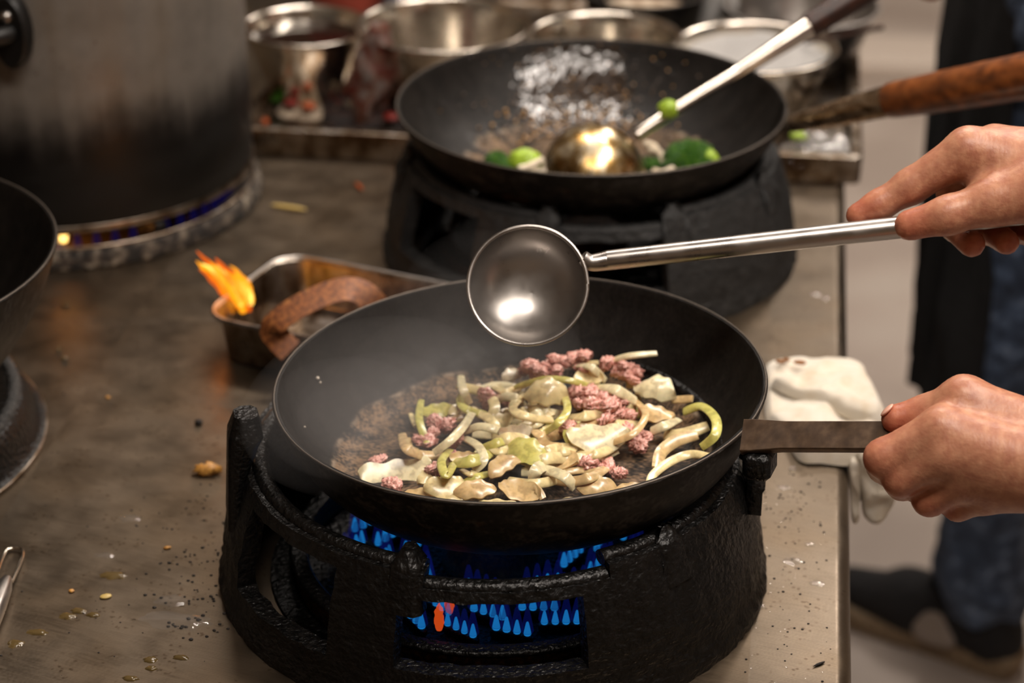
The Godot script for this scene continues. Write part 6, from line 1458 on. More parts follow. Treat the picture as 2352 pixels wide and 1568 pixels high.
	for s in [[Vector3(-0.1830, 0.9116, -1.5009), 0.8800, "larger clump of pink minced meat against the wall under the ladle"], [Vector3(-0.1776, 0.9154, -1.4906), 0.5800, "small clump of pink minced meat against the wall under the ladle"], [Vector3(-0.1822, 0.9036, -1.5057), 0.5800, "small clump of pink minced meat against the wall under the ladle"], [Vector3(-0.1869, 0.9038, -1.5134), 0.8800, "larger clump of pink minced meat against the wall under the ladle"], [Vector3(-0.1707, 0.9165, -1.4795), 0.5800, "small clump of pink minced meat in the middle of the heap"], [Vector3(-0.1719, 0.9132, -1.4978), 0.5800, "small clump of pink minced meat against the wall under the ladle"], [Vector3(-0.1679, 0.9084, -1.5100), 0.8800, "larger clump of pink minced meat against the wall under the ladle"], [Vector3(-0.1655, 0.9167, -1.5058), 0.5800, "small clump of pink minced meat against the wall under the ladle"], [Vector3(-0.1613, 0.9155, -1.4901), 0.5800, "small clump of pink minced meat against the wall under the ladle"], [Vector3(-0.1647, 0.9076, -1.5008), 0.8800, "larger clump of pink minced meat against the wall under the ladle"], [Vector3(-0.1550, 0.9128, -1.5094), 0.5800, "small clump of pink minced meat against the wall under the ladle"], [Vector3(-0.1594, 0.9082, -1.5196), 0.5800, "small clump of pink minced meat against the wall under the ladle"], [Vector3(-0.1510, 0.9098, -1.5195), 0.8800, "larger clump of pink minced meat against the wall under the ladle"], [Vector3(-0.1513, 0.9148, -1.5115), 0.5800, "small clump of pink minced meat against the wall under the ladle"], [Vector3(-0.1429, 0.9190, -1.5085), 0.5800, "small clump of pink minced meat against the wall under the ladle"], [Vector3(-0.1443, 0.9123, -1.5216), 0.8800, "larger clump of pink minced meat against the wall under the ladle"], [Vector3(-0.1451, 0.9106, -1.5033), 0.5800, "small clump of pink minced meat against the wall under the ladle"], [Vector3(-0.1387, 0.9160, -1.4906), 0.5800, "small clump of pink minced meat against the wall under the ladle"], [Vector3(-0.1237, 0.9153, -1.5059), 0.8800, "larger clump of pink minced meat against the wall under the ladle"], [Vector3(-0.1248, 0.9111, -1.5132), 0.5800, "small clump of pink minced meat against the wall under the ladle"], [Vector3(-0.1151, 0.9144, -1.4941), 0.5800, "small clump of pink minced meat against the wall under the ladle"], [Vector3(-0.1098, 0.9119, -1.5006), 0.8800, "larger clump of pink minced meat against the wall under the ladle"], [Vector3(-0.1153, 0.9144, -1.5062), 0.5800, "small clump of pink minced meat against the wall under the ladle"], [Vector3(-0.1102, 0.9200, -1.4948), 0.5800, "small clump of pink minced meat against the wall under the ladle"], [Vector3(-0.1109, 0.9145, -1.4942), 0.8800, "larger clump of pink minced meat against the wall under the ladle"], [Vector3(-0.1055, 0.9149, -1.4896), 0.5800, "small clump of pink minced meat against the wall under the ladle"], [Vector3(-0.0993, 0.9123, -1.4956), 0.5800, "small clump of pink minced meat against the wall under the ladle"], [Vector3(-0.1022, 0.9108, -1.4988), 0.8800, "larger clump of pink minced meat against the wall under the ladle"], [Vector3(-0.1046, 0.9149, -1.4970), 0.5800, "small clump of pink minced meat against the wall under the ladle"], [Vector3(-0.1044, 0.9162, -1.5001), 0.5800, "small clump of pink minced meat against the wall under the ladle"], [Vector3(-0.1441, 0.9091, -1.4691), 0.8800, "larger clump of pink minced meat in the middle of the heap"], [Vector3(-0.1422, 0.9037, -1.4810), 0.5800, "small clump of pink minced meat in the middle of the heap"], [Vector3(-0.1513, 0.9050, -1.4616), 0.5800, "small clump of pink minced meat in the middle of the heap"], [Vector3(-0.1425, 0.9072, -1.4670), 0.8800, "larger clump of pink minced meat in the middle of the heap"], [Vector3(-0.1384, 0.9060, -1.4772), 0.5800, "small clump of pink minced meat in the middle of the heap"], [Vector3(-0.1325, 0.9092, -1.4734), 0.5800, "small clump of pink minced meat in the middle of the heap"], [Vector3(-0.1198, 0.9129, -1.4486), 0.8800, "larger clump of pink minced meat in the middle of the heap"], [Vector3(-0.1125, 0.9157, -1.4420), 0.5800, "small clump of pink minced meat in the middle of the heap"], [Vector3(-0.1069, 0.9133, -1.4501), 0.5800, "small clump of pink minced meat in the middle of the heap"], [Vector3(-0.1146, 0.9184, -1.4311), 0.8800, "larger clump of pink minced meat in the middle of the heap"], [Vector3(-0.1095, 0.9135, -1.4316), 0.5800, "small clump of pink minced meat in the middle of the heap"], [Vector3(-0.1150, 0.9085, -1.4415), 0.5800, "small clump of pink minced meat in the middle of the heap"], [Vector3(-0.1074, 0.9046, -1.4435), 0.8800, "larger clump of pink minced meat in the middle of the heap"], [Vector3(-0.1054, 0.9039, -1.4451), 0.5800, "small clump of pink minced meat at the handle side of the heap"], [Vector3(-0.1011, 0.9052, -1.4161), 0.5800, "small clump of pink minced meat at the handle side of the heap"], [Vector3(-0.1008, 0.9059, -1.4159), 0.8800, "larger clump of pink minced meat at the handle side of the heap"], [Vector3(-0.0918, 0.8995, -1.4245), 0.5800, "small clump of pink minced meat at the handle side of the heap"], [Vector3(-0.0851, 0.9005, -1.4198), 0.5800, "small clump of pink minced meat at the handle side of the heap"], [Vector3(-0.0920, 0.8988, -1.4100), 0.8800, "larger clump of pink minced meat at the handle side of the heap"], [Vector3(-0.0903, 0.8988, -1.4085), 0.5800, "small clump of pink minced meat at the handle side of the heap"], [Vector3(-0.1293, 0.8989, -1.3779), 0.5800, "small clump of pink minced meat in the middle of the heap"], [Vector3(-0.1245, 0.9012, -1.3718), 0.8800, "larger clump of pink minced meat in the middle of the heap"], [Vector3(-0.1394, 0.9090, -1.4473), 0.5800, "small clump of pink minced meat in the middle of the heap"], [Vector3(-0.1397, 0.9106, -1.4459), 0.5800, "small clump of pink minced meat in the middle of the heap"], [Vector3(-0.1446, 0.9065, -1.4154), 0.8800, "larger clump of pink minced meat in the middle of the heap"], [Vector3(-0.1447, 0.9086, -1.4100), 0.5800, "small clump of pink minced meat in the middle of the heap"], [Vector3(-0.1147, 0.8974, -1.3750), 0.5800, "small clump of pink minced meat in the middle of the heap"], [Vector3(-0.1114, 0.8970, -1.3767), 0.8800, "larger clump of pink minced meat in the middle of the heap"], [Vector3(-0.1013, 0.8966, -1.3693), 0.5800, "small clump of pink minced meat at the handle side of the heap"], [Vector3(-0.1038, 0.8982, -1.3671), 0.5800, "small clump of pink minced meat at the handle side of the heap"], [Vector3(-0.2126, 0.9023, -1.4633), 0.8800, "larger clump of pink minced meat in the middle of the heap"], [Vector3(-0.2077, 0.8999, -1.4592), 0.5800, "small clump of pink minced meat in the middle of the heap"], [Vector3(-0.1351, 0.9066, -1.4597), 0.5800, "small clump of pink minced meat in the middle of the heap"], [Vector3(-0.1330, 0.9106, -1.4644), 0.8800, "larger clump of pink minced meat in the middle of the heap"], [Vector3(-0.0999, 0.9085, -1.4937), 0.5800, "small clump of pink minced meat against the wall under the ladle"], [Vector3(-0.1003, 0.9134, -1.4824), 0.5800, "small clump of pink minced meat against the wall under the ladle"], [Vector3(-0.1163, 0.9101, -1.4229), 0.8800, "larger clump of pink minced meat in the middle of the heap"], [Vector3(-0.1145, 0.9052, -1.4368), 0.5800, "small clump of pink minced meat in the middle of the heap"], [Vector3(-0.0992, 0.9068, -1.4379), 0.5800, "small clump of pink minced meat at the handle side of the heap"], [Vector3(-0.1012, 0.9031, -1.4420), 0.8800, "larger clump of pink minced meat at the handle side of the heap"], [Vector3(-0.1259, 0.8963, -1.3730), 0.5800, "small clump of pink minced meat in the middle of the heap"], [Vector3(-0.1255, 0.8962, -1.3798), 0.5800, "small clump of pink minced meat in the middle of the heap"], [Vector3(-0.1747, 0.9085, -1.4923), 0.8800, "larger clump of pink minced meat against the wall under the ladle"], [Vector3(-0.1734, 0.9142, -1.4859), 0.5800, "small clump of pink minced meat against the wall under the ladle"], [Vector3(-0.1211, 0.9082, -1.4468), 0.5800, "small clump of pink minced meat in the middle of the heap"], [Vector3(-0.1288, 0.9110, -1.4429), 0.8800, "larger clump of pink minced meat in the middle of the heap"], [Vector3(-0.2088, 0.9002, -1.4592), 0.5800, "small clump of pink minced meat in the middle of the heap"], [Vector3(-0.2078, 0.9011, -1.4611), 0.5800, "small clump of pink minced meat in the middle of the heap"], [Vector3(-0.1962, 0.8983, -1.4669), 0.8800, "larger clump of pink minced meat in the middle of the heap"], [Vector3(-0.2016, 0.8974, -1.4723), 0.5800, "small clump of pink minced meat in the middle of the heap"], [Vector3(-0.2365, 0.9010, -1.3499), 0.5800, "small clump of pink minced meat beside the bare pan floor"], [Vector3(-0.2342, 0.8972, -1.3558), 0.8800, "larger clump of pink minced meat beside the bare pan floor"], [Vector3(-0.2281, 0.8982, -1.3949), 0.5800, "small clump of pink minced meat beside the bare pan floor"], [Vector3(-0.2239, 0.9013, -1.3954), 0.5800, "small clump of pink minced meat beside the bare pan floor"], [Vector3(-0.2468, 0.8965, -1.4271), 0.8800, "larger clump of pink minced meat beside the bare pan floor"], [Vector3(-0.2463, 0.8953, -1.4143), 0.5800, "small clump of pink minced meat beside the bare pan floor"], [Vector3(-0.2567, 0.8931, -1.4064), 0.5800, "small clump of pink minced meat beside the bare pan floor"], [Vector3(-0.2497, 0.8937, -1.4038), 0.8800, "larger clump of pink minced meat beside the bare pan floor"], [Vector3(-0.2238, 0.8986, -1.3713), 0.5800, "small clump of pink minced meat beside the bare pan floor"], [Vector3(-0.2237, 0.8969, -1.3786), 0.5800, "small clump of pink minced meat beside the bare pan floor"], [Vector3(-0.2369, 0.8955, -1.4260), 0.8800, "larger clump of pink minced meat beside the bare pan floor"], [Vector3(-0.2366, 0.8983, -1.4193), 0.5800, "small clump of pink minced meat beside the bare pan floor"], [Vector3(-0.2081, 0.8992, -1.4586), 0.5800, "small clump of pink minced meat in the middle of the heap"], [Vector3(-0.2099, 0.8974, -1.4614), 0.8800, "larger clump of pink minced meat in the middle of the heap"], [Vector3(-0.2827, 0.8901, -1.3747), 0.5800, "small clump of pink minced meat beside the bare pan floor"], [Vector3(-0.2797, 0.8898, -1.3791), 0.5800, "small clump of pink minced meat beside the bare pan floor"], [Vector3(-0.2639, 0.8887, -1.3423), 0.8800, "larger clump of pink minced meat beside the bare pan floor"], [Vector3(-0.2684, 0.8874, -1.3487), 0.5800, "small clump of pink minced meat beside the bare pan floor"]]:
		var o := part("minced_meat", variants[k % 5], M.meat, self)
		o.position = s[0]
		o.basis = Basis(Vector3.UP, k * 1.3) * Basis(Vector3.RIGHT, k * 0.4)
		o.scale = Vector3.ONE * s[1]
		tag(o, s[2], "meat", "clumps of minced meat in the front wok")
		k += 1
	for s in [[Vector3(-0.3379, 0.9241, -1.4356), 0.00220], [Vector3(-0.3359, 0.9207, -1.4352), 0.00140], [Vector3(-0.2894, 0.9261, -1.5254), 0.00260], [Vector3(-0.2937, 0.9223, -1.5217), 0.00160], [Vector3(-0.2855, 0.9197, -1.5287), 0.00140], [Vector3(-0.3153, 0.9252, -1.4959), 0.00140], [Vector3(-0.3015, 0.9347, -1.5314), 0.00120], [Vector3(-0.3357, 0.9137, -1.3775), 0.00120]]:
		var o := part("fat_drop", lump(Vector3.ONE * s[1] * 0.6, 5, 0.4, 1.2, 8, 12), M.droplet_white, self)
		o.position = s[0]
		tag(o, "white spatter drop on the inner wall of the onion wok", "drop", "spatter drops in the front wok")
	# green vegetables and noodles in the back wok
	for s in [["broccoli", Vector3(-0.0856, 0.9059, -1.9571), Vector3(0.0260, 0.0210, 0.0240), "leaf", "round green broccoli floret beside the resting ladle", 31, 0.3000, 2.6000, "green vegetable pieces in the back wok"], ["broccoli", Vector3(-0.2718, 0.8999, -1.9477), Vector3(0.0120, 0.0100, 0.0120), "leaf", "small dark green broccoli bit at the wall of the back wok", 32, 0.3500, 2.6000, "green vegetable pieces in the back wok"], ["vegetable_stalk", Vector3(-0.1205, 0.8999, -1.9608), Vector3(0.0170, 0.0070, 0.0090), "leaf", "flat dark green stalk between the ladle and the broccoli", 33, 0.2500, 1.2000, "green vegetable pieces in the back wok"], ["vegetable_stalk", Vector3(-0.0667, 0.9099, -1.9541), Vector3(0.0090, 0.0100, 0.0090), "lime", "pale green stalk end joined to the broccoli floret", 34, 0.3000, 1.3000, "green vegetable pieces in the back wok"], ["vegetable_stalk", Vector3(-0.2439, 0.9019, -1.9463), Vector3(0.0160, 0.0130, 0.0120), "lime", "bright lime green stalk left of the resting ladle", 35, 0.2500, 1.2000, "green vegetable pieces in the back wok"], ["vegetable_stalk", Vector3(-0.1072, 0.9661, -1.9385), Vector3(0.0090, 0.0085, 0.0060), "lime", "lime green bit stuck on the handle of the resting ladle", 36, 0.4500, 1.6000, "green vegetable pieces in the back wok"], ["vegetable_stalk", Vector3(-0.0812, 0.8979, -1.9374), Vector3(0.0280, 0.0070, 0.0120), "lime", "long pale green stalk below the broccoli floret", 37, 0.2000, 1.0000, "green vegetable pieces in the back wok"], ["vegetable_stalk", Vector3(-0.2565, 0.8959, -1.9449), Vector3(0.0120, 0.0080, 0.0100), "leaf", "dark green stalk below the lime green stalk", 38, 0.3000, 1.3000, "green vegetable pieces in the back wok"]]:
		var o := part(s[0], lump(s[2], s[5], s[6], s[7], 16, 24), M[s[3]], self)
		o.position = s[1]
		tag(o, s[4], "vegetable", s[8])
	for s in [[Vector3(-0.2378, 0.8979, -1.9312), Vector3(-0.2294, 0.8979, -1.9492), Vector3(-0.2212, 0.8979, -1.9593)], [Vector3(-0.2420, 0.8999, -1.9146), Vector3(-0.2285, 0.8999, -1.9241), Vector3(-0.2168, 0.8999, -1.9323)], [Vector3(-0.2302, 0.9019, -1.9035), Vector3(-0.2212, 0.9019, -1.9157), Vector3(-0.2112, 0.9019, -1.9192)], [Vector3(-0.1324, 0.9039, -2.0045), Vector3(-0.1235, 0.9039, -1.9998), Vector3(-0.1171, 0.9039, -1.9832)], [Vector3(-0.1265, 0.9059, -1.9826), Vector3(-0.1154, 0.9059, -1.9760), Vector3(-0.1097, 0.9059, -1.9539)], [Vector3(-0.1181, 0.9079, -1.9255), Vector3(-0.1052, 0.9079, -1.9184), Vector3(-0.0931, 0.9079, -1.9222)], [Vector3(-0.1249, 0.9099, -1.9054), Vector3(-0.1092, 0.9099, -1.9151), Vector3(-0.0997, 0.9099, -1.9274)], [Vector3(-0.0755, 0.9119, -1.8994), Vector3(-0.0879, 0.9119, -1.9021), Vector3(-0.0999, 0.9119, -1.8983)], [Vector3(-0.2441, 0.9139, -1.8984), Vector3(-0.2347, 0.9139, -1.9063), Vector3(-0.2243, 0.9139, -1.9233)], [Vector3(-0.1135, 0.9159, -1.8867), Vector3(-0.0991, 0.9159, -1.8843), Vector3(-0.0829, 0.9159, -1.8843)]]:
		var mid: Vector3 = (s[0] + s[-1]) * 0.5
		var g := Geo.new()
		g.tube(bez(s.map(func(p): return p - mid), 6), [0.0028, 0.0036], 8)
		var o := part("noodle", g, M.noodle, self)
		o.position = mid
		tag(o, "pale noodle among the green vegetables in the back wok", "noodle", "noodles in the back wok")
	# oily residue baked on the back wok's wall, thick enough to catch the light
	var film := Geo.new()
	var fn := noise(1.0, FastNoiseLite.TYPE_SIMPLEX_SMOOTH, 4, 88)
	var frows := []
	for i in 61:
		var st := 0.02 + 0.93 * i / 60.0
		var ang := st * PI * 0.5
		var row := []
		for w in 91:
			var a := deg_to_rad(lerpf(232.0, 284.0, w / 90.0))
			var r := 0.095 + (0.188 - 0.095) * lerpf(sin(ang), st, 0.35) - 0.0030
			var y := 0.0859 + 0.070 * lerpf(1.0 - cos(ang), st, 0.30)
			var edge := absf(w / 45.0 - 1.0)
			var t := 0.0009 * (fn.get_noise_3d(cos(a) * 16.0, st * 9.0, sin(a) * 16.0) + 0.7 * fn.get_noise_3d(cos(a) * 60.0, st * 30.0, sin(a) * 60.0)) + 0.0007 - 0.0016 * edge * edge - 0.0012 * maxf(0.0, st - 0.55)
			row.append(Vector3(cos(a) * (r - t * 0.7), y + t * 0.7, sin(a) * (r - t * 0.7)))
		frows.append(row)
	film.sheet(frows, false, true)
	var fo := part("burnt_residue", film, M.residue, self)
	fo.position = Vector3(-0.183, TABLE, -1.976)
	tag(fo, "glossy brown burnt residue on the wall of the vegetable wok", "residue", "", "stuff")
	# crisp bits stuck to the back wok's wall
	var bits := MultiMesh.new()
	bits.transform_format = MultiMesh.TRANSFORM_3D
	bits.use_colors = true
	bits.mesh = lump(Vector3.ONE, 7, 0.4, 1.2, 5, 7).mesh()
	bits.instance_count = 900
	var bm := mat(Color.WHITE, 0.22)
	bm.vertex_color_use_as_albedo = true
	bm.clearcoat_enabled = true; bm.clearcoat = 0.8; bm.clearcoat_roughness = 0.1
	for j in 900:
		var a := deg_to_rad(rng.randfn(258.0, 20.0))
		var s := clampf(absf(rng.randfn(0.0, 0.42)), 0.02, 0.95)
		var ang := s * PI * 0.5
		var r := 0.095 + (0.188 - 0.095) * lerpf(sin(ang), s, 0.35) - 0.0032
		var y := 0.0855 + 0.070 * lerpf(1.0 - cos(ang), s, 0.30) + 0.0016
		var c := rng.randf_range(0.0006, 0.0019) * (1.3 if s < 0.4 else 0.8)
		bits.set_instance_transform(j, Transform3D(Basis().scaled(Vector3(c, c * 0.8, c)), Vector3(-0.183 + cos(a) * r, TABLE + y, -1.976 + sin(a) * r)))
		bits.set_instance_color(j, [Color(0.10, 0.07, 0.05), Color(0.16, 0.10, 0.06), Color(0.36, 0.19, 0.05), Color(0.06, 0.05, 0.045), Color(0.05, 0.045, 0.04)][rng.randi() % 5])
	var mi := MultiMeshInstance3D.new()
	mi.name = "crisp_bits"
	mi.multimesh = bits
	mi.material_override = bm
	add_child(mi)
	tag(mi, "glistening brown crisp bits stuck to the wall of the vegetable wok", "crumbs", "", "stuff")

func build_scraps() -> void:
	# bits lying on the steel table
	for s in [["garlic_clove", Vector3(-0.4464, 0.8040, -1.4913), Vector3(0.0108, 0.0050, 0.0055), "garlic", "golden fried garlic clove lying on the steel table", "garlic", 41, 0.7000, 0.1500, ""], ["burnt_crumb", Vector3(-0.4749, 0.8025, -1.5712), Vector3(0.0035, 0.0028, 0.0030), "crumb", "round black burnt crumb on the steel between tray and garlic", "crumb", 42, 0.3000, 0.0000, ""], ["pepper_seed", Vector3(-0.4746, 0.8010, -1.3040), Vector3(0.0045, 0.0013, 0.0030), "seed", "flat pale seed shining on the table near the utensil", "seed", 43, 0.1200, 0.5000, "seeds on the table"], ["pepper_seed", Vector3(-0.5021, 0.8010, -1.3080), Vector3(0.0022, 0.0011, 0.0020), "garlic", "tiny brown seed on the table near the utensil", "seed", 44, 0.2000, 0.2000, "seeds on the table"], ["noodle_scrap", Vector3(-0.5011, 0.8030, -2.0341), Vector3(0.0210, 0.0022, 0.0028), "seed", "straight pale noodle scrap on the table by the stock pot", "noodle", 45, 0.1500, -0.2000, ""], ["carrot_shred", Vector3(-0.4399, 0.8030, -2.0991), Vector3(0.0100, 0.0018, 0.0022), "carrot", "thin orange shred on the table beside the back stand", "shred", 46, 0.1500, -1.0000, ""], ["brown_crumb", Vector3(-0.4479, 0.8010, -1.3758), Vector3(0.0030, 0.0011, 0.0018), "garlic", "flat brown crumb on the table left of the front stand", "crumb", 47, 0.3000, 0.4000, ""], ["yellow_crumb", Vector3(-0.5652, 0.8010, -1.6073), Vector3(0.0022, 0.0012, 0.0016), "garlic", "small yellow crumb alone in the middle of the table", "crumb", 48, 0.3000, 0.1000, ""], ["green_bit", Vector3(-0.6597, 0.8010, -1.7815), Vector3(0.0035, 0.0010, 0.0022), "oil", "dull yellow bit on the table beside the empty wok", "crumb", 49, 0.3000, 0.1000, "dull yellow bits by the empty wok"], ["green_bit", Vector3(-0.6261, 0.8010, -1.6747), Vector3(0.0035, 0.0010, 0.0022), "oil", "dull yellow bit on the table beside the empty wok", "crumb", 50, 0.3000, 0.6000, "dull yellow bits by the empty wok"], ["green_bit", Vector3(-0.6366, 0.8010, -1.6908), Vector3(0.0030, 0.0010, 0.0020), "oil", "dull yellow bit on the table beside the empty wok", "crumb", 51, 0.3000, 1.6000, "dull yellow bits by the empty wok"], ["herb_scrap", Vector3(0.0489, 0.8010, -1.2861), Vector3(0.0050, 0.0008, 0.0010), "crumb", "thin dark herb scrap on the table by its rolled edge", "scrap", 52, 0.3000, 0.7000, ""]]:
		var o := part(s[0], lump(s[2], s[6], s[7], 1.4, 8, 14), M[s[3]], self)
		o.position = s[1]
		o.rotation.y = s[8]
		tag(o, s[4], s[5], s[9])
	for s in [[Vector3(-0.4248, 0.8001, -1.3055), 0.0120, 0.00800, 1, 0.00130, "water_drop", "droplet", "large clear water drop left of the front stand", "clear water drops on the table"], [Vector3(-0.4132, 0.8001, -1.2811), 0.0260, 0.0110, 2, 0.00130, "water_drop", "droplet", "wide clear water puddle left of the front stand", "clear water drops on the table"], [Vector3(-0.4928, 0.8001, -1.3600), 0.00800, 0.00400, 3, 0.00130, "water_drop", "droplet", "small clear water drop left of the front stand", "clear water drops on the table"], [Vector3(0.0286, 0.8001, -1.4205), 0.00750, 0.00600, 4, 0.00130, "water_drop", "droplet", "larger clear water drop between the front stand and the rolled edge", "clear water drops on the table"], [Vector3(0.0408, 0.8001, -1.4460), 0.00500, 0.00300, 5, 0.00130, "water_drop", "droplet", "small clear water drop between the front stand and the rolled edge", "clear water drops on the table"], [Vector3(0.0067, 0.8001, -1.3553), 0.00350, 0.00300, 6, 0.00130, "water_drop", "droplet", "small clear water drop between the front stand and the rolled edge", "clear water drops on the table"], [Vector3(0.0408, 0.8001, -1.8998), 0.00600, 0.00500, 7, 0.00130, "water_drop", "droplet", "clear water drop beside the back stand", "clear water drops on the table"], [Vector3(0.0511, 0.8001, -1.8914), 0.00500, 0.00400, 8, 0.00130, "water_drop", "droplet", "clear water drop beside the back stand", "clear water drops on the table"], [Vector3(0.0256, 0.8001, -1.5624), 0.00400, 0.00350, 9, 0.00130, "water_drop", "droplet", "small clear water drop between the front stand and the rolled edge", "clear water drops on the table"], [Vector3(0.0192, 0.8001, -1.5297), 0.00600, 0.00400, 10, 0.00130, "water_drop", "droplet", "larger clear water drop between the front stand and the rolled edge", "clear water drops on the table"], [Vector3(-0.4885, 0.8001, -1.4153), 0.00900, 0.00500, 11, 0.00130, "water_drop", "droplet", "large clear water drop left of the front stand", "clear water drops on the table"], [Vector3(0.0462, 0.8001, -1.3911), 0.00600, 0.00400, 12, 0.00130, "water_drop", "droplet", "larger clear water drop between the front stand and the rolled edge", "clear water drops on the table"], [Vector3(-0.4949, 0.8001, -1.2760), 0.00650, 0.00450, 21, 0.00160, "oil_drop", "oil", "small olive brown oil drop near the wire loop utensil", "oil drops on the table"], [Vector3(-0.4892, 0.8001, -1.2836), 0.00600, 0.00350, 22, 0.00160, "oil_drop", "oil", "small olive brown oil drop near the wire loop utensil", "oil drops on the table"], [Vector3(-0.5103, 0.8001, -1.2531), 0.00800, 0.00350, 23, 0.00160, "oil_drop", "oil", "large olive brown oil drop near the wire loop utensil", "oil drops on the table"], [Vector3(-0.5211, 0.8001, -1.2373), 0.00600, 0.00500, 24, 0.00160, "oil_drop", "oil", "small olive brown oil drop near the wire loop utensil", "oil drops on the table"], [Vector3(-0.4784, 0.8001, -1.3329), 0.0100, 0.00500, 25, 0.00160, "oil_drop", "oil", "large olive brown oil drop between the utensil and the front stand", "oil drops on the table"], [Vector3(-0.4766, 0.8001, -1.2801), 0.00500, 0.00300, 26, 0.00160, "oil_drop", "oil", "small olive brown oil drop near the wire loop utensil", "oil drops on the table"], [Vector3(-0.4199, 0.8001, -1.2305), 0.00500, 0.00400, 27, 0.00160, "oil_drop", "oil", "small olive brown oil drop between the utensil and the front stand", "oil drops on the table"], [Vector3(-0.3992, 0.8001, -1.2359), 0.00600, 0.00300, 28, 0.00160, "oil_drop", "oil", "small olive brown oil drop between the utensil and the front stand", "oil drops on the table"], [Vector3(-0.4272, 0.8001, -1.2068), 0.00600, 0.00300, 29, 0.00160, "oil_drop", "oil", "small olive brown oil drop between the utensil and the front stand", "oil drops on the table"], [Vector3(-0.4160, 0.8001, -1.2204), 0.00400, 0.00300, 30, 0.00160, "oil_drop", "oil", "small olive brown oil drop between the utensil and the front stand", "oil drops on the table"]]:
		var g := Geo.new()
		var n := noise(1.0, FastNoiseLite.TYPE_SIMPLEX_SMOOTH, 2, s[3])
		var rows := []
		for q in 7:
			var f := q / 6.0
			var row := []
			for k in 24:
				var a := TAU * k / 24
				var w := 1.0 + 0.35 * n.get_noise_2d(cos(a) * 1.4, sin(a) * 1.4)
				row.append(Vector3(cos(a) * f * s[1] * w, s[4] * sqrt(maxf(0.0, 1.0 - f * f)), sin(a) * f * s[2] * w))
			rows.append(row)
		g.sheet(rows, true, true)
		var base := []
		for p in rows[-1]: base.append(p * Vector3(1, 0, 1))
		g.cap(base, false)
		var o := part(s[5], g, M[s[6]], self)
		o.position = s[0]
		tag(o, s[7], "drop", s[8])
	var dots := MultiMesh.new()
	dots.transform_format = MultiMesh.TRANSFORM_3D
	dots.mesh = lump(Vector3.ONE, 9, 0.4, 1.2, 5, 7).mesh()
	var P := [[-0.4148, -1.3488, 0.0200, 0.0300, 60, 0.00050, 0.00160], [-0.4428, -1.4281, 0.0350, 0.0300, 40, 0.00040, 0.00120], [-0.3920, -1.2869, 0.0200, 0.0200, 40, 0.00050, 0.00180], [-0.5268, -1.5452, 0.1000, 0.1000, 60, 0.00030, 0.00090], [0.0304, -1.4772, 0.0220, 0.0600, 90, 0.00040, 0.00120], [0.0326, -1.3258, 0.0200, 0.0300, 30, 0.00030, 0.00100], [-0.4437, -1.2631, 0.0600, 0.0500, 40, 0.00030, 0.00100], [-0.6550, -1.7281, 0.0500, 0.0800, 25, 0.00040, 0.00120]]
	var list := []
	for z in P:
		for j in z[4]:
			list.append([Vector3(rng.randfn(z[0], z[2]), TABLE, rng.randfn(z[1], z[3])), rng.randf_range(z[5], z[6])])
	list = list.filter(func(q): return q[0].x < 0.058 and Vector2(q[0].x + 0.197, q[0].z + 1.388).length() > 0.207 and Vector2(q[0].x + 0.183, q[0].z + 1.985).length() > 0.207)
	dots.instance_count = list.size()
	for j in list.size():
		var c: float = list[j][1]
		dots.set_instance_transform(j, Transform3D(Basis(Vector3.UP, j * 1.7).scaled(Vector3(c, c * 0.45, c * 0.8)), list[j][0] + Vector3.UP * c * 0.3))
	var mi := MultiMeshInstance3D.new()
	mi.name = "crumbs"
	mi.multimesh = dots
	mi.material_override = M.crumb
	add_child(mi)
	tag(mi, "dark burnt crumbs scattered over the steel table", "crumbs", "", "stuff")
	# beads of water on the right of the table
	var wet := MultiMesh.new()
	wet.transform_format = MultiMesh.TRANSFORM_3D
	var bead := Geo.new()
	bead.lathe([Vector2(0, 0), Vector2(1, 0), Vector2(0.95, 0.22), Vector2(0.75, 0.42), Vector2(0.4, 0.56), Vector2(0, 0.6)], 12)
	wet.mesh = bead.mesh()
	wet.instance_count = 40
	for j in 40:
		var c := rng.randf_range(0.0005, 0.0012)
		wet.set_instance_transform(j, Transform3D(Basis().scaled(Vector3(c, c * 0.8, c)), Vector3(rng.randf_range(0.0, 0.055), TABLE + 0.0001, rng.randf_range(-1.58, -1.23))))
	var wi := MultiMeshInstance3D.new()
	wi.name = "water_beads"
	wi.multimesh = wet
	wi.material_override = M.droplet
	add_child(wi)
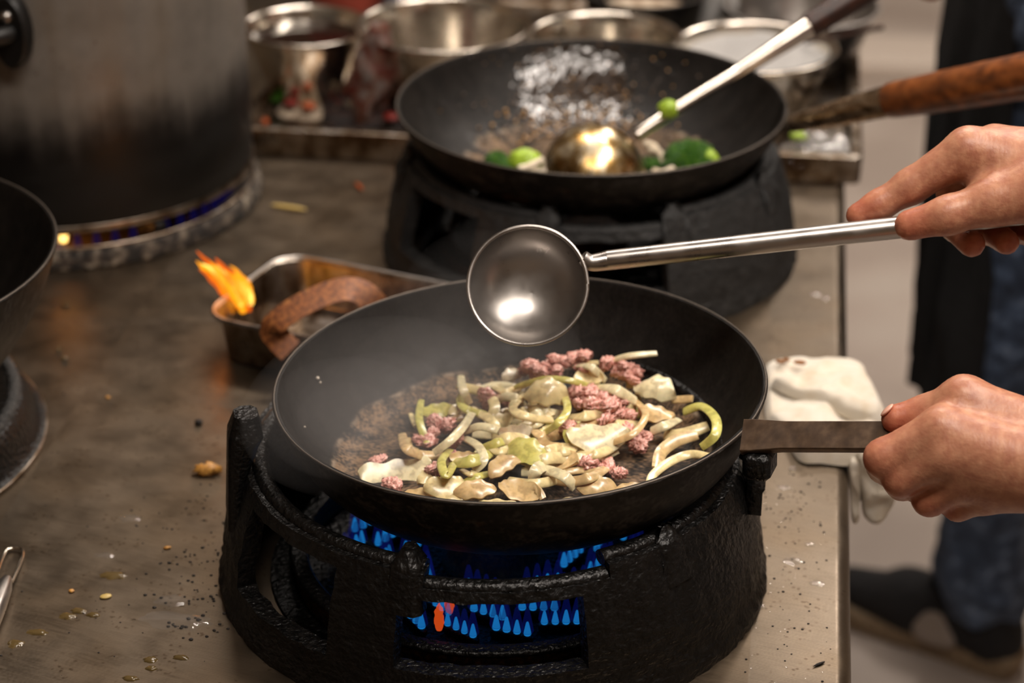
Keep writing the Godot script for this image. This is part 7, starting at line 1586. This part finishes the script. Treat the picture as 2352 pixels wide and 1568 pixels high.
	tag(wi, "fine water beads on the steel beside the front wok stand", "water", "", "stuff")

func build_steam() -> void:
	# thin steam rising from the frying onions
	for s in [[Vector3(-0.2742, 0.9668, -1.3201), Vector3(0.1870, 0.1100, 0.1760), Vector3(0.0000, 0.0000, 0.2000), 0.4896], [Vector3(-0.2742, 0.9668, -1.3201), Vector3(0.1105, 0.0650, 0.1040), Vector3(0.0000, 0.0000, 0.2000), 0.4896], [Vector3(-0.2350, 0.9708, -1.3643), Vector3(0.2200, 0.1430, 0.1540), Vector3(0.0000, 0.0000, 0.1000), 0.3672], [Vector3(-0.2350, 0.9708, -1.3643), Vector3(0.1300, 0.0845, 0.0910), Vector3(0.0000, 0.0000, 0.1000), 0.3672], [Vector3(-0.1998, 0.9982, -1.3839), Vector3(0.1320, 0.1540, 0.1100), Vector3(0.0000, 0.0000, 0.3000), 0.2448], [Vector3(-0.1998, 0.9982, -1.3839), Vector3(0.0780, 0.0910, 0.0650), Vector3(0.0000, 0.0000, 0.3000), 0.2448], [Vector3(-0.2828, 0.9736, -1.2872), Vector3(0.1210, 0.0770, 0.1100), Vector3(0.0000, 0.0000, 0.0000), 0.5508], [Vector3(-0.2828, 0.9736, -1.2872), Vector3(0.0715, 0.0455, 0.0650), Vector3(0.0000, 0.0000, 0.0000), 0.5508], [Vector3(-0.1476, 0.9404, -1.2908), Vector3(0.2420, 0.0660, 0.1100), Vector3(0.0000, 0.0000, 0.0000), 0.1530], [Vector3(-0.1476, 0.9404, -1.2908), Vector3(0.1430, 0.0390, 0.0650), Vector3(0.0000, 0.0000, 0.0000), 0.1530]]:
		var f := FogVolume.new()
		f.name = numbered("steam")
		f.shape = RenderingServer.FOG_VOLUME_SHAPE_ELLIPSOID
		f.size = s[1]
		f.position = s[0]
		f.rotation = s[2]
		var m := FogMaterial.new()
		m.albedo = Color(0.95, 0.93, 0.92)
		m.density = s[3]
		f.material = m
		add_child(f)
		tag(f, "thin white steam drifting over the frying onions", "steam", "steam over the front wok", "stuff")
